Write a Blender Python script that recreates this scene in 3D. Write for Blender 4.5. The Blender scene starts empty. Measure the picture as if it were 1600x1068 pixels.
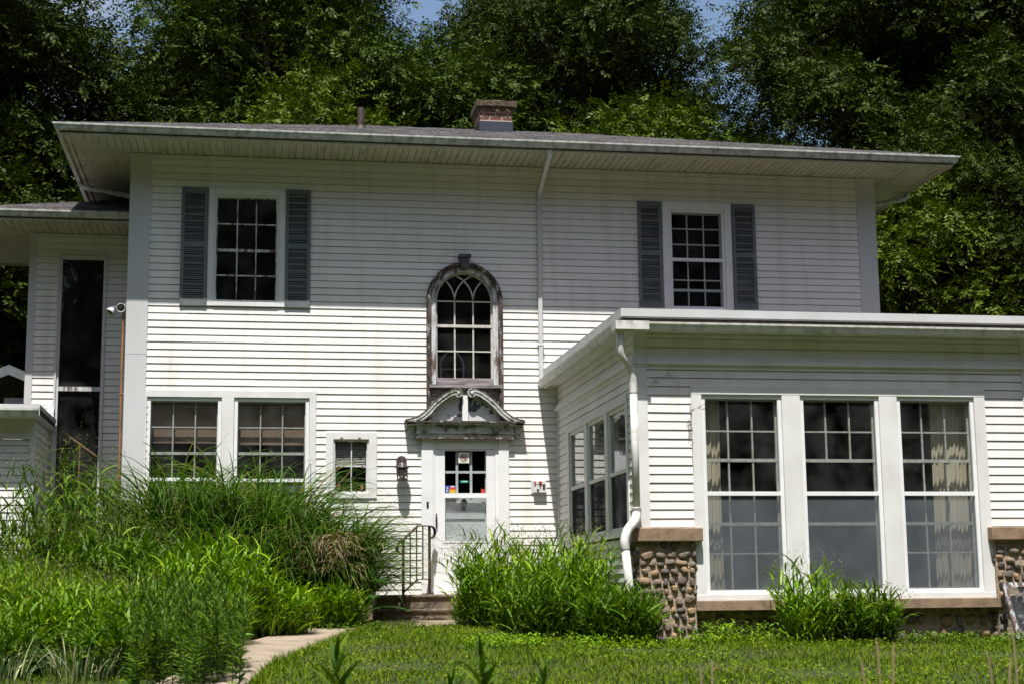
import bpy, math, random
import numpy as np
from mathutils import Matrix, Vector

C = bpy.context.scene.collection
SC = bpy.context.scene
rad = math.radians
rng = np.random.default_rng(7)
random.seed(7)

# ------------------------------------------------------------------ camera, sky, sun, exposure
cam = bpy.data.cameras.new("camera")
camera = bpy.data.objects.new("camera", cam)
C.objects.link(camera)
SC.camera = camera
cam.sensor_width = 36
cam.lens = 54.69
cam.clip_end = 600
cam.clip_start = 0.1
YAW, PITCH, ROLL = 0.16554, 0.16288, -0.01065
_f = Vector((math.sin(YAW) * math.cos(PITCH), math.cos(YAW) * math.cos(PITCH), math.sin(PITCH)))
_r = Vector((math.cos(YAW), -math.sin(YAW), 0))
_u = _r.cross(_f)
_r2 = math.cos(ROLL) * _r + math.sin(ROLL) * _u
_u2 = -math.sin(ROLL) * _r + math.cos(ROLL) * _u
_m = Matrix((_r2, _u2, -_f)).transposed().to_4x4()
_m.translation = Vector((0, -22.0, 0))
camera.matrix_world = _m
cam.dof.use_dof = True
cam.dof.focus_distance = 21.5
cam.dof.aperture_fstop = 4.0

SUN = Vector((-0.112, -0.432, 1.0)).normalized()      # towards the sun
elev = math.asin(SUN.z)
w = bpy.data.worlds.new("World")
SC.world = w
w.use_nodes = True
nt = w.node_tree
nt.nodes.clear()
sky = nt.nodes.new("ShaderNodeTexSky")
sky.sky_type = 'NISHITA'
sky.sun_disc = False
sky.sun_elevation = elev
sky.sun_rotation = math.atan2(SUN.x, SUN.y)
sky.air_density = 1.0
sky.dust_density = 1.6
sky.ozone_density = 0.6
bg = nt.nodes.new("ShaderNodeBackground")
bg.inputs[1].default_value = 0.105
# soft clouds in the sky itself
tc = nt.nodes.new("ShaderNodeTexCoord")
mp = nt.nodes.new("ShaderNodeMapping")
mp.inputs['Scale'].default_value = (1, 1, 2.2)
cn = nt.nodes.new("ShaderNodeTexNoise")
cn.inputs['Scale'].default_value = 3.2
cn.inputs['Detail'].default_value = 8
cr = nt.nodes.new("ShaderNodeValToRGB")
cr.color_ramp.elements[0].position = 0.50
cr.color_ramp.elements[0].color = (0, 0, 0, 1)
cr.color_ramp.elements[1].position = 0.68
cr.color_ramp.elements[1].color = (1, 1, 1, 1)
mx = nt.nodes.new("ShaderNodeMix")
mx.data_type = 'RGBA'
mx.inputs[7].default_value = (3.6, 3.8, 4.6, 1)
out = nt.nodes.new("ShaderNodeOutputWorld")
L = nt.links.new
L(tc.outputs['Generated'], mp.inputs[0])
L(mp.outputs[0], cn.inputs['Vector'])
L(cn.outputs['Fac'], cr.inputs[0])
L(cr.outputs[0], mx.inputs[0])
L(sky.outputs[0], mx.inputs[6])
L(mx.outputs[2], bg.inputs[0])
L(bg.outputs[0], out.inputs[0])

sl = bpy.data.lights.new("sun", 'SUN')
sl.energy = 5.0
sl.angle = rad(0.5)
sl.color = (1.0, 0.97, 0.925)
sun = bpy.data.objects.new("sun", sl)
C.objects.link(sun)
sun.rotation_euler = SUN.to_track_quat('Z', 'Y').to_euler()
sun.location = (0, -10, 40)

SC.view_settings.view_transform = 'Standard'
SC.view_settings.look = 'None'
SC.view_settings.gamma = 1
SC.view_settings.exposure = 0.52

# ------------------------------------------------------------------ materials
def _mat(name):
    m = bpy.data.materials.new(name)
    m.use_nodes = True
    n = m.node_tree.nodes
    return m, n, m.node_tree.links.new, n['Principled BSDF']

def _coords(n, l, stretch):
    t = n.new("ShaderNodeTexCoord")
    mpn = n.new("ShaderNodeMapping")
    mpn.inputs['Scale'].default_value = stretch
    l(t.outputs['Object'], mpn.inputs[0])
    return mpn.outputs[0]

def mat(name, col, rough=0.6, col2=None, scale=5.0, lo=0.4, hi=0.65, stretch=(1, 1, 1), bump=0.0, bscale=60.0,
        island=0.0, metallic=0.0, spec=0.4, detail=6):
    m, n, l, b = _mat(name)
    b.inputs['Roughness'].default_value = rough
    b.inputs['Metallic'].default_value = metallic
    b.inputs['Specular IOR Level'].default_value = spec
    b.inputs['Base Color'].default_value = (*col, 1)
    if col2 is not None or bump or island:
        v = _coords(n, l, stretch)
    src = None
    if col2 is not None:
        t = n.new("ShaderNodeTexNoise")
        t.inputs['Scale'].default_value = scale
        t.inputs['Detail'].default_value = detail
        l(v, t.inputs['Vector'])
        r = n.new("ShaderNodeMapRange")
        r.inputs[1].default_value = lo
        r.inputs[2].default_value = hi
        l(t.outputs['Fac'], r.inputs[0])
        x = n.new("ShaderNodeMix")
        x.data_type = 'RGBA'
        x.inputs[6].default_value = (*col, 1)
        x.inputs[7].default_value = (*col2, 1)
        l(r.outputs[0], x.inputs[0])
        src = x.outputs[2]
    if island:
        g = n.new("ShaderNodeNewGeometry")
        r = n.new("ShaderNodeMapRange")
        r.inputs[3].default_value = 1 - island
        r.inputs[4].default_value = 1 + island
        l(g.outputs['Random Per Island'], r.inputs[0])
        x = n.new("ShaderNodeVectorMath")
        x.operation = 'SCALE'
        if src is None:
            x.inputs[0].default_value = col
        else:
            l(src, x.inputs[0])
        l(r.outputs[0], x.inputs['Scale'])
        src = x.outputs[0]
    if src is not None:
        l(src, b.inputs['Base Color'])
    if bump:
        t = n.new("ShaderNodeTexNoise")
        t.inputs['Scale'].default_value = bscale
        t.inputs['Detail'].default_value = 4
        l(v, t.inputs['Vector'])
        bp = n.new("ShaderNodeBump")
        bp.inputs['Strength'].default_value = bump
        bp.inputs['Distance'].default_value = 0.02
        l(t.outputs['Fac'], bp.inputs['Height'])
        l(bp.outputs[0], b.inputs['Normal'])
    return m

def ramp_mat(name, stops, rough=0.7, mode='island', scale=8, stretch=(1, 1, 1), bump=0.0, bscale=50, constant=False, spec=0.3, transl=0.0, patch=0.0):
    """colour picked from a ramp by mesh island or by noise"""
    m, n, l, b = _mat(name)
    b.inputs['Roughness'].default_value = rough
    b.inputs['Specular IOR Level'].default_value = spec
    r = n.new("ShaderNodeValToRGB")
    e = r.color_ramp.elements
    e[0].position, e[0].color = stops[0][0], (*stops[0][1], 1)
    e[1].position, e[1].color = stops[-1][0], (*stops[-1][1], 1)
    for p, c in stops[1:-1]:
        k = e.new(p)
        k.color = (*c, 1)
    if constant:
        r.color_ramp.interpolation = 'CONSTANT'
    if mode == 'island':
        g = n.new("ShaderNodeNewGeometry")
        if patch:
            v = _coords(n, l, stretch)
            t = n.new("ShaderNodeTexNoise")
            t.inputs['Scale'].default_value = scale
            l(v, t.inputs['Vector'])
            mxx = n.new("ShaderNodeMix")
            mxx.inputs[0].default_value = patch
            l(g.outputs['Random Per Island'], mxx.inputs[2])
            l(t.outputs['Fac'], mxx.inputs[3])
            l(mxx.outputs[0], r.inputs[0])
        else:
            l(g.outputs['Random Per Island'], r.inputs[0])
    else:
        v = _coords(n, l, stretch)
        t = n.new("ShaderNodeTexNoise")
        t.inputs['Scale'].default_value = scale
        t.inputs['Detail'].default_value = 8
        t.inputs['Roughness'].default_value = 0.62
        l(v, t.inputs['Vector'])
        l(t.outputs['Fac'], r.inputs[0])
    l(r.outputs[0], b.inputs['Base Color'])
    if bump:
        v2 = _coords(n, l, stretch)
        t2 = n.new("ShaderNodeTexNoise")
        t2.inputs['Scale'].default_value = bscale
        l(v2, t2.inputs['Vector'])
        bp = n.new("ShaderNodeBump")
        bp.inputs['Strength'].default_value = bump
        bp.inputs['Distance'].default_value = 0.02
        l(t2.outputs['Fac'], bp.inputs['Height'])
        l(bp.outputs[0], b.inputs['Normal'])
    if transl:
        tr = n.new("ShaderNodeBsdfTranslucent")
        hs = n.new("ShaderNodeHueSaturation")
        hs.inputs['Saturation'].default_value = 1.1
        hs.inputs['Value'].default_value = 1.35
        l(r.outputs[0], hs.inputs['Color'])
        l(hs.outputs[0], tr.inputs[0])
        ms = n.new("ShaderNodeMixShader")
        ms.inputs[0].default_value = transl
        l(b.outputs[0], ms.inputs[1])
        l(tr.outputs[0], ms.inputs[2])
        l(ms.outputs[0], n['Material Output'].inputs[0])
    return m

def glass_mat(name, tint=(0.9, 0.92, 0.92), wob=0.02, rough=0.0, ior=1.5, haze=0.0):
    m, n, l, b = _mat(name)
    n.remove(b)
    t = n.new("ShaderNodeBsdfTransparent")
    t.inputs[0].default_value = (*tint, 1)
    g = n.new("ShaderNodeBsdfGlossy")
    g.inputs['Roughness'].default_value = rough
    lw = n.new("ShaderNodeLayerWeight")
    lw.inputs[0].default_value = 0.5
    pw = n.new("ShaderNodeMath")
    pw.operation = 'POWER'
    pw.inputs[1].default_value = 5
    l(lw.outputs['Facing'], pw.inputs[0])
    f = n.new("ShaderNodeMath")                      # Schlick, the same from both sides of a thin pane
    f.operation = 'MULTIPLY_ADD'
    f.inputs[1].default_value = 0.96
    f.inputs[2].default_value = 0.04
    l(pw.outputs[0], f.inputs[0])
    v = _coords(n, l, (1, 1, 0.5))
    nz = n.new("ShaderNodeTexNoise")
    nz.inputs['Scale'].default_value = 4
    l(v, nz.inputs['Vector'])
    bp = n.new("ShaderNodeBump")
    bp.inputs['Strength'].default_value = wob
    bp.inputs['Distance'].default_value = 0.1
    l(nz.outputs['Fac'], bp.inputs['Height'])
    l(bp.outputs[0], g.inputs['Normal'])
    s = n.new("ShaderNodeMixShader")
    l(f.outputs[0], s.inputs[0])
    l(t.outputs[0], s.inputs[1])
    l(g.outputs[0], s.inputs[2])
    res = s.outputs[0]
    if haze:
        d = n.new("ShaderNodeBsdfDiffuse")
        d.inputs[0].default_value = (0.55, 0.56, 0.55, 1)
        v2 = _coords(n, l, (1, 1, 1))
        nz2 = n.new("ShaderNodeTexNoise")
        nz2.inputs['Scale'].default_value = 3
        nz2.inputs['Detail'].default_value = 8
        l(v2, nz2.inputs['Vector'])
        mr = n.new("ShaderNodeMapRange")
        mr.inputs[1].default_value = 0.35
        mr.inputs[2].default_value = 0.75
        mr.inputs[4].default_value = haze
        l(nz2.outputs['Fac'], mr.inputs[0])
        s2 = n.new("ShaderNodeMixShader")
        l(mr.outputs[0], s2.inputs[0])
        l(res, s2.inputs[1])
        l(d.outputs[0], s2.inputs[2])
        res = s2.outputs[0]
    l(res, n['Material Output'].inputs[0])
    return m

def screen_mat(name, col, fac):
    m, n, l, b = _mat(name)
    n.remove(b)
    t = n.new("ShaderNodeBsdfTransparent")
    d = n.new("ShaderNodeBsdfDiffuse")
    d.inputs[0].default_value = (*col, 1)
    v = _coords(n, l, (1, 1, 1))
    nz = n.new("ShaderNodeTexNoise")
    nz.inputs['Scale'].default_value = 2.5
    nz.inputs['Detail'].default_value = 5
    l(v, nz.inputs['Vector'])
    mr = n.new("ShaderNodeMapRange")
    mr.inputs[1].default_value = 0.3
    mr.inputs[2].default_value = 0.7
    mr.inputs[3].default_value = fac * 0.75
    mr.inputs[4].default_value = fac * 1.25
    l(nz.outputs['Fac'], mr.inputs[0])
    s = n.new("ShaderNodeMixShader")
    l(mr.outputs[0], s.inputs[0])
    l(t.outputs[0], s.inputs[1])
    l(d.outputs[0], s.inputs[2])
    l(s.outputs[0], n['Material Output'].inputs[0])
    return m

def brick_mat(name):
    m, n, l, b = _mat(name)
    v = _coords(n, l, (1, 1, 1))
    sw = n.new("ShaderNodeSeparateXYZ")
    cb = n.new("ShaderNodeCombineXYZ")
    ad = n.new("ShaderNodeMath")
    l(v, sw.inputs[0])
    l(sw.outputs[0], ad.inputs[0])
    l(sw.outputs[1], ad.inputs[1])
    l(ad.outputs[0], cb.inputs[0])
    l(sw.outputs[2], cb.inputs[1])
    t = n.new("ShaderNodeTexBrick")
    t.inputs['Scale'].default_value = 1
    t.inputs['Brick Width'].default_value = 0.21
    t.inputs['Row Height'].default_value = 0.072
    t.inputs['Mortar Size'].default_value = 0.008
    t.inputs['Color1'].default_value = (0.22, 0.075, 0.04, 1)
    t.inputs['Color2'].default_value = (0.13, 0.05, 0.035, 1)
    t.inputs['Mortar'].default_value = (0.45, 0.40, 0.35, 1)
    l(cb.outputs[0], t.inputs['Vector'])
    l(t.outputs['Color'], b.inputs['Base Color'])
    b.inputs['Roughness'].default_value = 0.9
    return m

M = dict(
    siding=mat("white_siding", (0.80, 0.785, 0.745), 0.55, (0.66, 0.635, 0.575), 1.5, 0.48, 0.80, (3.2, 1, 0.35), 0.08, 25, island=0.035),
    trim=mat("white_trim", (0.76, 0.755, 0.735), 0.5, (0.64, 0.63, 0.60), 3, 0.4, 0.75, (1, 1, 0.6), 0.05, 20),
    corner=mat("grey_white_corner_board", (0.60, 0.60, 0.60), 0.5, (0.53, 0.53, 0.525), 2, 0.4, 0.7, (1, 1, 0.3), 0.05, 20),
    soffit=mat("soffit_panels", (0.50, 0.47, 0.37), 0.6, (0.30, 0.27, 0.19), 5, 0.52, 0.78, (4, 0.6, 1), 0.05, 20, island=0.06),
    gutter=mat("gutter_metal", (0.56, 0.57, 0.54), 0.4, (0.25, 0.27, 0.22), 7, 0.42, 0.72, (1.6, 1, 1.2), 0.06, 15),
    gutter_pale=mat("pale_gutter_metal", (0.70, 0.69, 0.65), 0.4, (0.36, 0.36, 0.30), 6, 0.45, 0.78, (1.6, 1.6, 1.2), 0.05, 15),
    shutter=mat("slate_blue_shutter", (0.125, 0.147, 0.153), 0.6, (0.165, 0.187, 0.19), 6, 0.4, 0.75, (1, 1, 0.5)),
    shingle=mat("grey_shingle", (0.10, 0.092, 0.094), 0.95, (0.22, 0.205, 0.20), 40, 0.4, 0.65, (1, 1, 1), 0.4, 150, island=0.35),
    weathered=ramp_mat("peeling_frame_paint", [(0.0, (0.03, 0.026, 0.025)), (0.40, (0.065, 0.054, 0.052)), (0.46, (0.15, 0.085, 0.055)), (0.50, (0.10, 0.09, 0.09)), (0.55, (0.33, 0.33, 0.34)), (0.66, (0.55, 0.56, 0.57))], 0.8, 'noise', 9, (3, 3, 0.7), 0.3, 40),
    weathered_pale=ramp_mat("peeling_sash_paint", [(0.0, (0.05, 0.035, 0.03)), (0.42, (0.15, 0.10, 0.085)), (0.475, (0.42, 0.41, 0.41)), (0.6, (0.64, 0.65, 0.66)), (1, (0.72, 0.72, 0.72))], 0.8, 'noise', 7, (2.5, 2.5, 0.6), 0.3, 40),
    dark_mould=ramp_mat("dark_weathered_moulding", [(0.0, (0.018, 0.016, 0.017)), (0.46, (0.045, 0.040, 0.041)), (0.53, (0.15, 0.085, 0.05)), (0.57, (0.07, 0.062, 0.062)), (0.61, (0.33, 0.33, 0.34)), (0.75, (0.45, 0.46, 0.47))], 0.8, 'noise', 8, (2.4, 2.4, 0.8), 0.3, 40),
    keystone=mat("slate_keystone", (0.055, 0.06, 0.07), 0.7, (0.12, 0.13, 0.14), 9),
    moss_paint=ramp_mat("mossy_moulding_paint", [(0.0, (0.06, 0.055, 0.04)), (0.40, (0.14, 0.13, 0.09)), (0.47, (0.40, 0.41, 0.36)), (0.6, (0.60, 0.61, 0.57)), (1, (0.68, 0.68, 0.64))], 0.8, 'noise', 6, (1, 1, 1.5), 0.3, 45),
    peel=ramp_mat("peeling_tympanum_paint", [(0.0, (0.07, 0.085, 0.10)), (0.47, (0.085, 0.10, 0.115)), (0.475, (0.60, 0.61, 0.60)), (0.7, (0.50, 0.52, 0.52))], 0.8, 'noise', 2.6, (1, 1, 1.2), 0.1, 40),
    white=mat("bright_white_paint", (0.82, 0.82, 0.81), 0.4, (0.74, 0.74, 0.73), 4, 0.45, 0.8),
    muntin=mat("cream_muntin", (0.62, 0.60, 0.54), 0.6, (0.44, 0.41, 0.34), 14, 0.4, 0.7),
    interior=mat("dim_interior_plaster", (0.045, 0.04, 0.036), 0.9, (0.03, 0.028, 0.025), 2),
    shade=mat("brown_roller_shade", (0.30, 0.20, 0.15), 0.9, (0.24, 0.16, 0.12), 3),
    blind=mat("cream_blind", (0.70, 0.66, 0.55), 0.6, (0.58, 0.54, 0.44), 6),
    curtain=mat("cream_curtain", (0.60, 0.53, 0.40), 0.9, (0.50, 0.43, 0.31), 3, 0.4, 0.7, (3, 3, 0.4)),
    glass=glass_mat("window_glass"),
    glass_dusty=glass_mat("dusty_window_glass", wob=0.05, haze=0.035),
    frosted=glass_mat("hazy_storm_glass", haze=0.22),
    screen=screen_mat("insect_screen_light", (0.20, 0.225, 0.25), 0.36),
    screen_dark=screen_mat("insect_screen_dark", (0.035, 0.04, 0.042), 0.75),
    black=mat("black_metal_and_shade", (0.02, 0.018, 0.018), 0.45, (0.04, 0.03, 0.03), 10),
    bronze=mat("brown_lantern_metal", (0.045, 0.032, 0.034), 0.4, (0.09, 0.065, 0.065), 10),
    rust=ramp_mat("rusty_brown_iron", [(0.0, (0.0180, 0.0099, 0.0088)), (0.5, (0.0330, 0.0165, 0.0143)), (0.62, (0.0900, 0.0330, 0.0165)), (0.8, (0.1320, 0.0495, 0.0220))], 0.7, 'noise', 14, (1, 1, 0.5), 0.2, 60),
    copper=mat("copper_pipe", (0.36, 0.17, 0.07), 0.5, (0.20, 0.10, 0.05), 6, 0.4, 0.7, (1, 1, 0.4)),
    concrete=mat("step_concrete", (0.24, 0.185, 0.135), 0.95, (0.10, 0.075, 0.055), 9, 0.42, 0.7, (1, 1, 1), 0.5, 70),
    sandstone=mat("brown_cast_stone", (0.30, 0.21, 0.135), 0.95, (0.19, 0.13, 0.085), 10, 0.42, 0.7, (1, 1, 1), 0.4, 90),
    mortar=mat("sandy_mortar", (0.40, 0.31, 0.22), 0.97, (0.24, 0.185, 0.135), 10, 0.4, 0.7, (1, 1, 1), 0.8, 40),
    cobble=ramp_mat("field_cobbles", [(0.0, (0.0520, 0.0468, 0.0442)), (0.22, (0.1235, 0.0975, 0.0806)), (0.40, (0.1950, 0.1495, 0.1105)), (0.52, (0.3250, 0.2145, 0.1170)), (0.62, (0.1690, 0.1625, 0.1365)), (0.80, (0.0975, 0.0715, 0.0624)), (0.92, (0.2470, 0.1950, 0.1430)), (1.0, (0.3900, 0.3250, 0.2340))], 0.8, 'island', 14, patch=0.22, bump=0.45, bscale=45),
    path=mat("path_concrete", (0.34, 0.27, 0.195), 0.95, (0.24, 0.19, 0.14), 3, 0.4, 0.7, (1, 1, 1), 0.4, 90),
    soil=ramp_mat("lawn_soil", [(0.0, (0.03, 0.035, 0.012)), (0.42, (0.035, 0.05, 0.014)), (0.56, (0.045, 0.052, 0.016)), (0.68, (0.085, 0.062, 0.028))], 0.95, 'noise', 1.3, bump=0.8, bscale=25),
    brick=brick_mat("chimney_brick"),
    moss_stone=mat("mossy_chimney_cap", (0.06, 0.042, 0.028), 0.95, (0.15, 0.115, 0.065), 30, 0.4, 0.65, (1, 1, 1), 1.0, 60),
    clay=mat("clay_flue_liner", (0.50, 0.25, 0.12), 0.85, (0.42, 0.20, 0.10), 12),
    flashing=mat("dark_metal_flashing", (0.035, 0.042, 0.058), 0.5),
    lead=mat("vent_pipe_metal", (0.045, 0.032, 0.03), 0.6, (0.07, 0.05, 0.045), 12),
    galv=mat("galvanized_sheet", (0.70, 0.70, 0.70), 0.4, (0.55, 0.55, 0.56), 6),
    dark_void=mat("gap_shade_dark_roof", (0.045, 0.035, 0.028), 0.95, (0.08, 0.06, 0.045), 20),  # shade of the edge gap put into the colour; also darkens roof tops
    plastic=mat("white_plastic", (0.68, 0.68, 0.66), 0.4),
    red=mat("red_enamel", (0.36, 0.03, 0.028), 0.4),
    lamp_glass=glass_mat("lantern_glass", (0.92, 0.92, 0.9), 0.05, haze=0.05),
    bulb=mat("frosted_bulb", (0.75, 0.70, 0.60), 0.4),
    sign_white=mat("sign_white", (0.74, 0.72, 0.66), 0.5),
    sign_black=mat("sign_black", (0.025, 0.02, 0.02), 0.5),
    sign_pink=mat("sign_pale_pink", (0.62, 0.42, 0.36), 0.5),
    blue=mat("sticker_blue", (0.02, 0.06, 0.36), 0.5),
    yellow=mat("sticker_yellow", (0.70, 0.42, 0.02), 0.5),
    red_st=mat("sticker_red", (0.62, 0.05, 0.03), 0.5),
    purple=mat("sticker_purple", (0.22, 0.10, 0.36), 0.5),
    teal=mat("sticker_teal", (0.01, 0.33, 0.27), 0.5),
    bark=mat("tree_bark", (0.035, 0.027, 0.02), 0.95, (0.06, 0.048, 0.036), 8, 0.4, 0.7, (3, 3, 0.5), 0.8, 20),
    leaf_a=ramp_mat("tree_leaves_mid", [(0.0, (0.0175, 0.0384, 0.0026)), (0.5, (0.0417, 0.0736, 0.0042)), (0.985, (0.0772, 0.1119, 0.0059)), (1.0, (0.2015, 0.1535, 0.0085))], 0.55, 'island', 0.6, patch=0.3, spec=0.15, transl=0.10),
    leaf_b=ramp_mat("tree_leaves_deep", [(0.0, (0.0145, 0.0304, 0.0019)), (0.6, (0.0350, 0.0583, 0.0029)), (1.0, (0.0636, 0.0905, 0.0044))], 0.55, 'island', 0.6, patch=0.3, spec=0.15, transl=0.10),
    leaf_c=ramp_mat("tree_leaves_bright", [(0.0, (0.0325, 0.0585, 0.0026)), (0.6, (0.0686, 0.1066, 0.0043)), (1.0, (0.1084, 0.1410, 0.0061))], 0.5, 'island', 0.6, patch=0.3, spec=0.15, transl=0.12),
    reed=ramp_mat("silver_grass_blade", [(0.0, (0.0421, 0.0954, 0.0098)), (0.6, (0.0728, 0.1461, 0.0184)), (0.93, (0.1337, 0.2134, 0.0332)), (1.0, (0.3878, 0.2806, 0.0994))], 0.38, 'island', spec=0.15, transl=0.3),
    straw=ramp_mat("dead_straw", [(0.0, (0.26, 0.18, 0.09)), (1.0, (0.46, 0.36, 0.22))], 0.8, 'island', transl=0.2),
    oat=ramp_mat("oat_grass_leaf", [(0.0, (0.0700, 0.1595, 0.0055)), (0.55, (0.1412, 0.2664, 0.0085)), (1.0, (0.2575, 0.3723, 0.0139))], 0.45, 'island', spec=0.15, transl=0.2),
    oat_dark=ramp_mat("oat_grass_leaf_dark", [(0.0, (0.0469, 0.1124, 0.0078)), (0.6, (0.0918, 0.1753, 0.0110)), (1.0, (0.1748, 0.2664, 0.0168))], 0.45, 'island', spec=0.15, transl=0.2),  # darker leaf green for some clumps
    seed=ramp_mat("oat_seed_heads", [(0.0, (0.10, 0.12, 0.02)), (0.6, (0.19, 0.20, 0.045)), (1.0, (0.26, 0.23, 0.09))], 0.7, 'island', transl=0.3),
    weed=ramp_mat("leafy_weed", [(0.0, (0.0330, 0.0850, 0.0064)), (0.6, (0.0748, 0.1500, 0.0104)), (1.0, (0.1430, 0.2200, 0.0144))], 0.55, 'island', spec=0.18, transl=0.2),
    sill_wood=mat("bare_grey_sill_wood", (0.34, 0.31, 0.31), 0.85, (0.13, 0.10, 0.10), 5, 0.42, 0.62, (0.5, 1, 5), 0.3, 40),
    stem=mat("green_stem", (0.05, 0.075, 0.02), 0.7),
    fern=ramp_mat("sapling_leaf", [(0.0, (0.035, 0.11, 0.022)), (1.0, (0.085, 0.20, 0.035))], 0.5, 'island', transl=0.35),
    varieg=ramp_mat("variegated_blade", [(0.0, (0.06, 0.13, 0.02)), (0.45, (0.10, 0.19, 0.05)), (0.55, (0.40, 0.42, 0.22)), (1.0, (0.55, 0.54, 0.34))], 0.5, 'island', transl=0.3),
    clover=ramp_mat("lawn_clover", [(0.0, (0.0607, 0.1150, 0.0060)), (0.6, (0.1350, 0.2185, 0.0090)), (1.0, (0.2295, 0.2990, 0.0150))], 0.5, 'island', spec=0.08, transl=0.25),
    turf=ramp_mat("turf_blade", [(0.0, (0.0327, 0.0684, 0.0029)), (0.40, (0.0710, 0.1320, 0.0046)), (0.62, (0.1308, 0.1955, 0.0063)), (0.75, (0.1744, 0.2150, 0.0103)), (0.86, (0.2180, 0.1662, 0.0287)), (1.0, (0.2943, 0.1857, 0.0517))], 0.55, 'island', 0.8, spec=0.08, patch=0.6, transl=0.18),
    vine=mat("dead_vine", (0.09, 0.055, 0.035), 0.9),
)

# ------------------------------------------------------------------ mesh helpers
def link(o, parent=None):
    C.objects.link(o)
    if parent is not None:
        o.parent = parent
    return o

def tag(o, label=None, cat=None, group=None, kind=None):
    if label: o["label"] = label
    if cat: o["category"] = cat
    if group: o["group"] = group
    if kind: o["kind"] = kind
    return o

def thing(name, label, cat, loc=(0, 0, 0), group=None):
    o = bpy.data.objects.new(name, None)
    o.empty_display_size = 0.2
    o.location = loc
    link(o)
    return tag(o, label, cat, group)

class MB:
    """collects polygons, then builds ONE mesh object"""
    def __init__(s, T=None):
        s.v, s.f, s.mi, s.T = [], [], [], T
    def add(s, vs, fs, mi=0):
        o = len(s.v)
        if s.T:
            vs = [s.T(*p) for p in vs]
        s.v += [tuple(p) for p in vs]
        s.f += [tuple(i + o for i in f) for f in fs]
        s.mi += [mi] * len(fs)
    def box(s, x0, x1, y0, y1, z0, z1, mi=0):
        s.add([(x0, y0, z0), (x1, y0, z0), (x1, y1, z0), (x0, y1, z0), (x0, y0, z1), (x1, y0, z1), (x1, y1, z1), (x0, y1, z1)],
              [(0, 3, 2, 1), (4, 5, 6, 7), (0, 1, 5, 4), (1, 2, 6, 5), (2, 3, 7, 6), (3, 0, 4, 7)], mi)
    def quad(s, a, b, c, d, mi=0):
        s.add([a, b, c, d], [(0, 1, 2, 3)], mi)
    def prism(s, poly, axis, a, b, mi=0):
        """extrude a 2-D polygon along an axis (0: poly is y,z  1: poly is x,z  2: poly is x,y)"""
        n = len(poly)
        def P(p, t):
            return (t, p[0], p[1]) if axis == 0 else ((p[0], t, p[1]) if axis == 1 else (p[0], p[1], t))
        vs = [P(p, a) for p in poly] + [P(p, b) for p in poly]
        fs = [tuple(range(n)), tuple(range(2 * n - 1, n - 1, -1))] + [(i, (i + 1) % n + 0, (i + 1) % n + n, i + n) for i in range(n)]
        s.add(vs, fs, mi)
    def tube(s, pts, r, seg=8, mi=0, cap=True):
        pts = [Vector(p) for p in pts]
        rr = r if hasattr(r, '__len__') else [r] * len(pts)
        vs, fs = [], []
        nrm = None
        for i, p in enumerate(pts):
            t = (pts[min(i + 1, len(pts) - 1)] - pts[max(i - 1, 0)]).normalized()
            if nrm is None:
                nrm = t.orthogonal().normalized()
            nrm = (nrm - t * nrm.dot(t)).normalized()
            b = t.cross(nrm)
            for k in range(seg):
                a = 2 * math.pi * k / seg
                vs.append(p + (nrm * math.cos(a) + b * math.sin(a)) * rr[i])
        for i in range(len(pts) - 1):
            for k in range(seg):
                fs.append((i * seg + k, i * seg + (k + 1) % seg, (i + 1) * seg + (k + 1) % seg, (i + 1) * seg + k))
        if cap:
            fs.append(tuple(range(seg - 1, -1, -1)))
            fs.append(tuple(range((len(pts) - 1) * seg, len(pts) * seg)))
        s.add(vs, fs, mi)
    def rail(s, pts, wx, wz, side, mi=0):
        """flat bar: rectangular section swept along pts; side = horizontal width direction"""
        side = Vector(side).normalized()
        pts = [Vector(p) for p in pts]
        vs, fs = [], []
        for i, p in enumerate(pts):
            t = (pts[min(i + 1, len(pts) - 1)] - pts[max(i - 1, 0)]).normalized()
            n = side.cross(t).normalized()
            for a, b in ((-1, -1), (1, -1), (1, 1), (-1, 1)):
                vs.append(p + side * a * wx / 2 + n * b * wz / 2)
        for i in range(len(pts) - 1):
            for k in range(4):
                fs.append((i * 4 + k, i * 4 + (k + 1) % 4, (i + 1) * 4 + (k + 1) % 4, (i + 1) * 4 + k))
        fs += [(3, 2, 1, 0), tuple(range(len(vs) - 4, len(vs)))]
        s.add(vs, fs, mi)
    def lathe(s, prof, c, seg=20, mi=0):
        vs, fs = [], []
        for r, z in prof:
            for k in range(seg):
                a = 2 * math.pi * k / seg
                vs.append((c[0] + r * math.cos(a), c[1] + r * math.sin(a), c[2] + z))
        for i in range(len(prof) - 1):
            for k in range(seg):
                fs.append((i * seg + k, i * seg + (k + 1) % seg, (i + 1) * seg + (k + 1) % seg, (i + 1) * seg + k))
        s.add(vs, fs, mi)
    def build(s, name, mats, parent=None, smooth=False, bevel=0.0):
        me = bpy.data.meshes.new(name)
        me.from_pydata(s.v, [], s.f)
        if not isinstance(mats, (list, tuple)):
            mats = [mats]
        for m in mats:
            me.materials.append(m)
        if len(mats) > 1:
            me.polygons.foreach_set("material_index", s.mi)
        if smooth:
            me.polygons.foreach_set("use_smooth", [True] * len(me.polygons))
        me.update()
        o = bpy.data.objects.new(name, me)
        if bevel:
            bv = o.modifiers.new("bevel", 'BEVEL')
            bv.width = bevel
            bv.segments = 2
            bv.limit_method = 'ANGLE'
        return link(o, parent)

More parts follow.
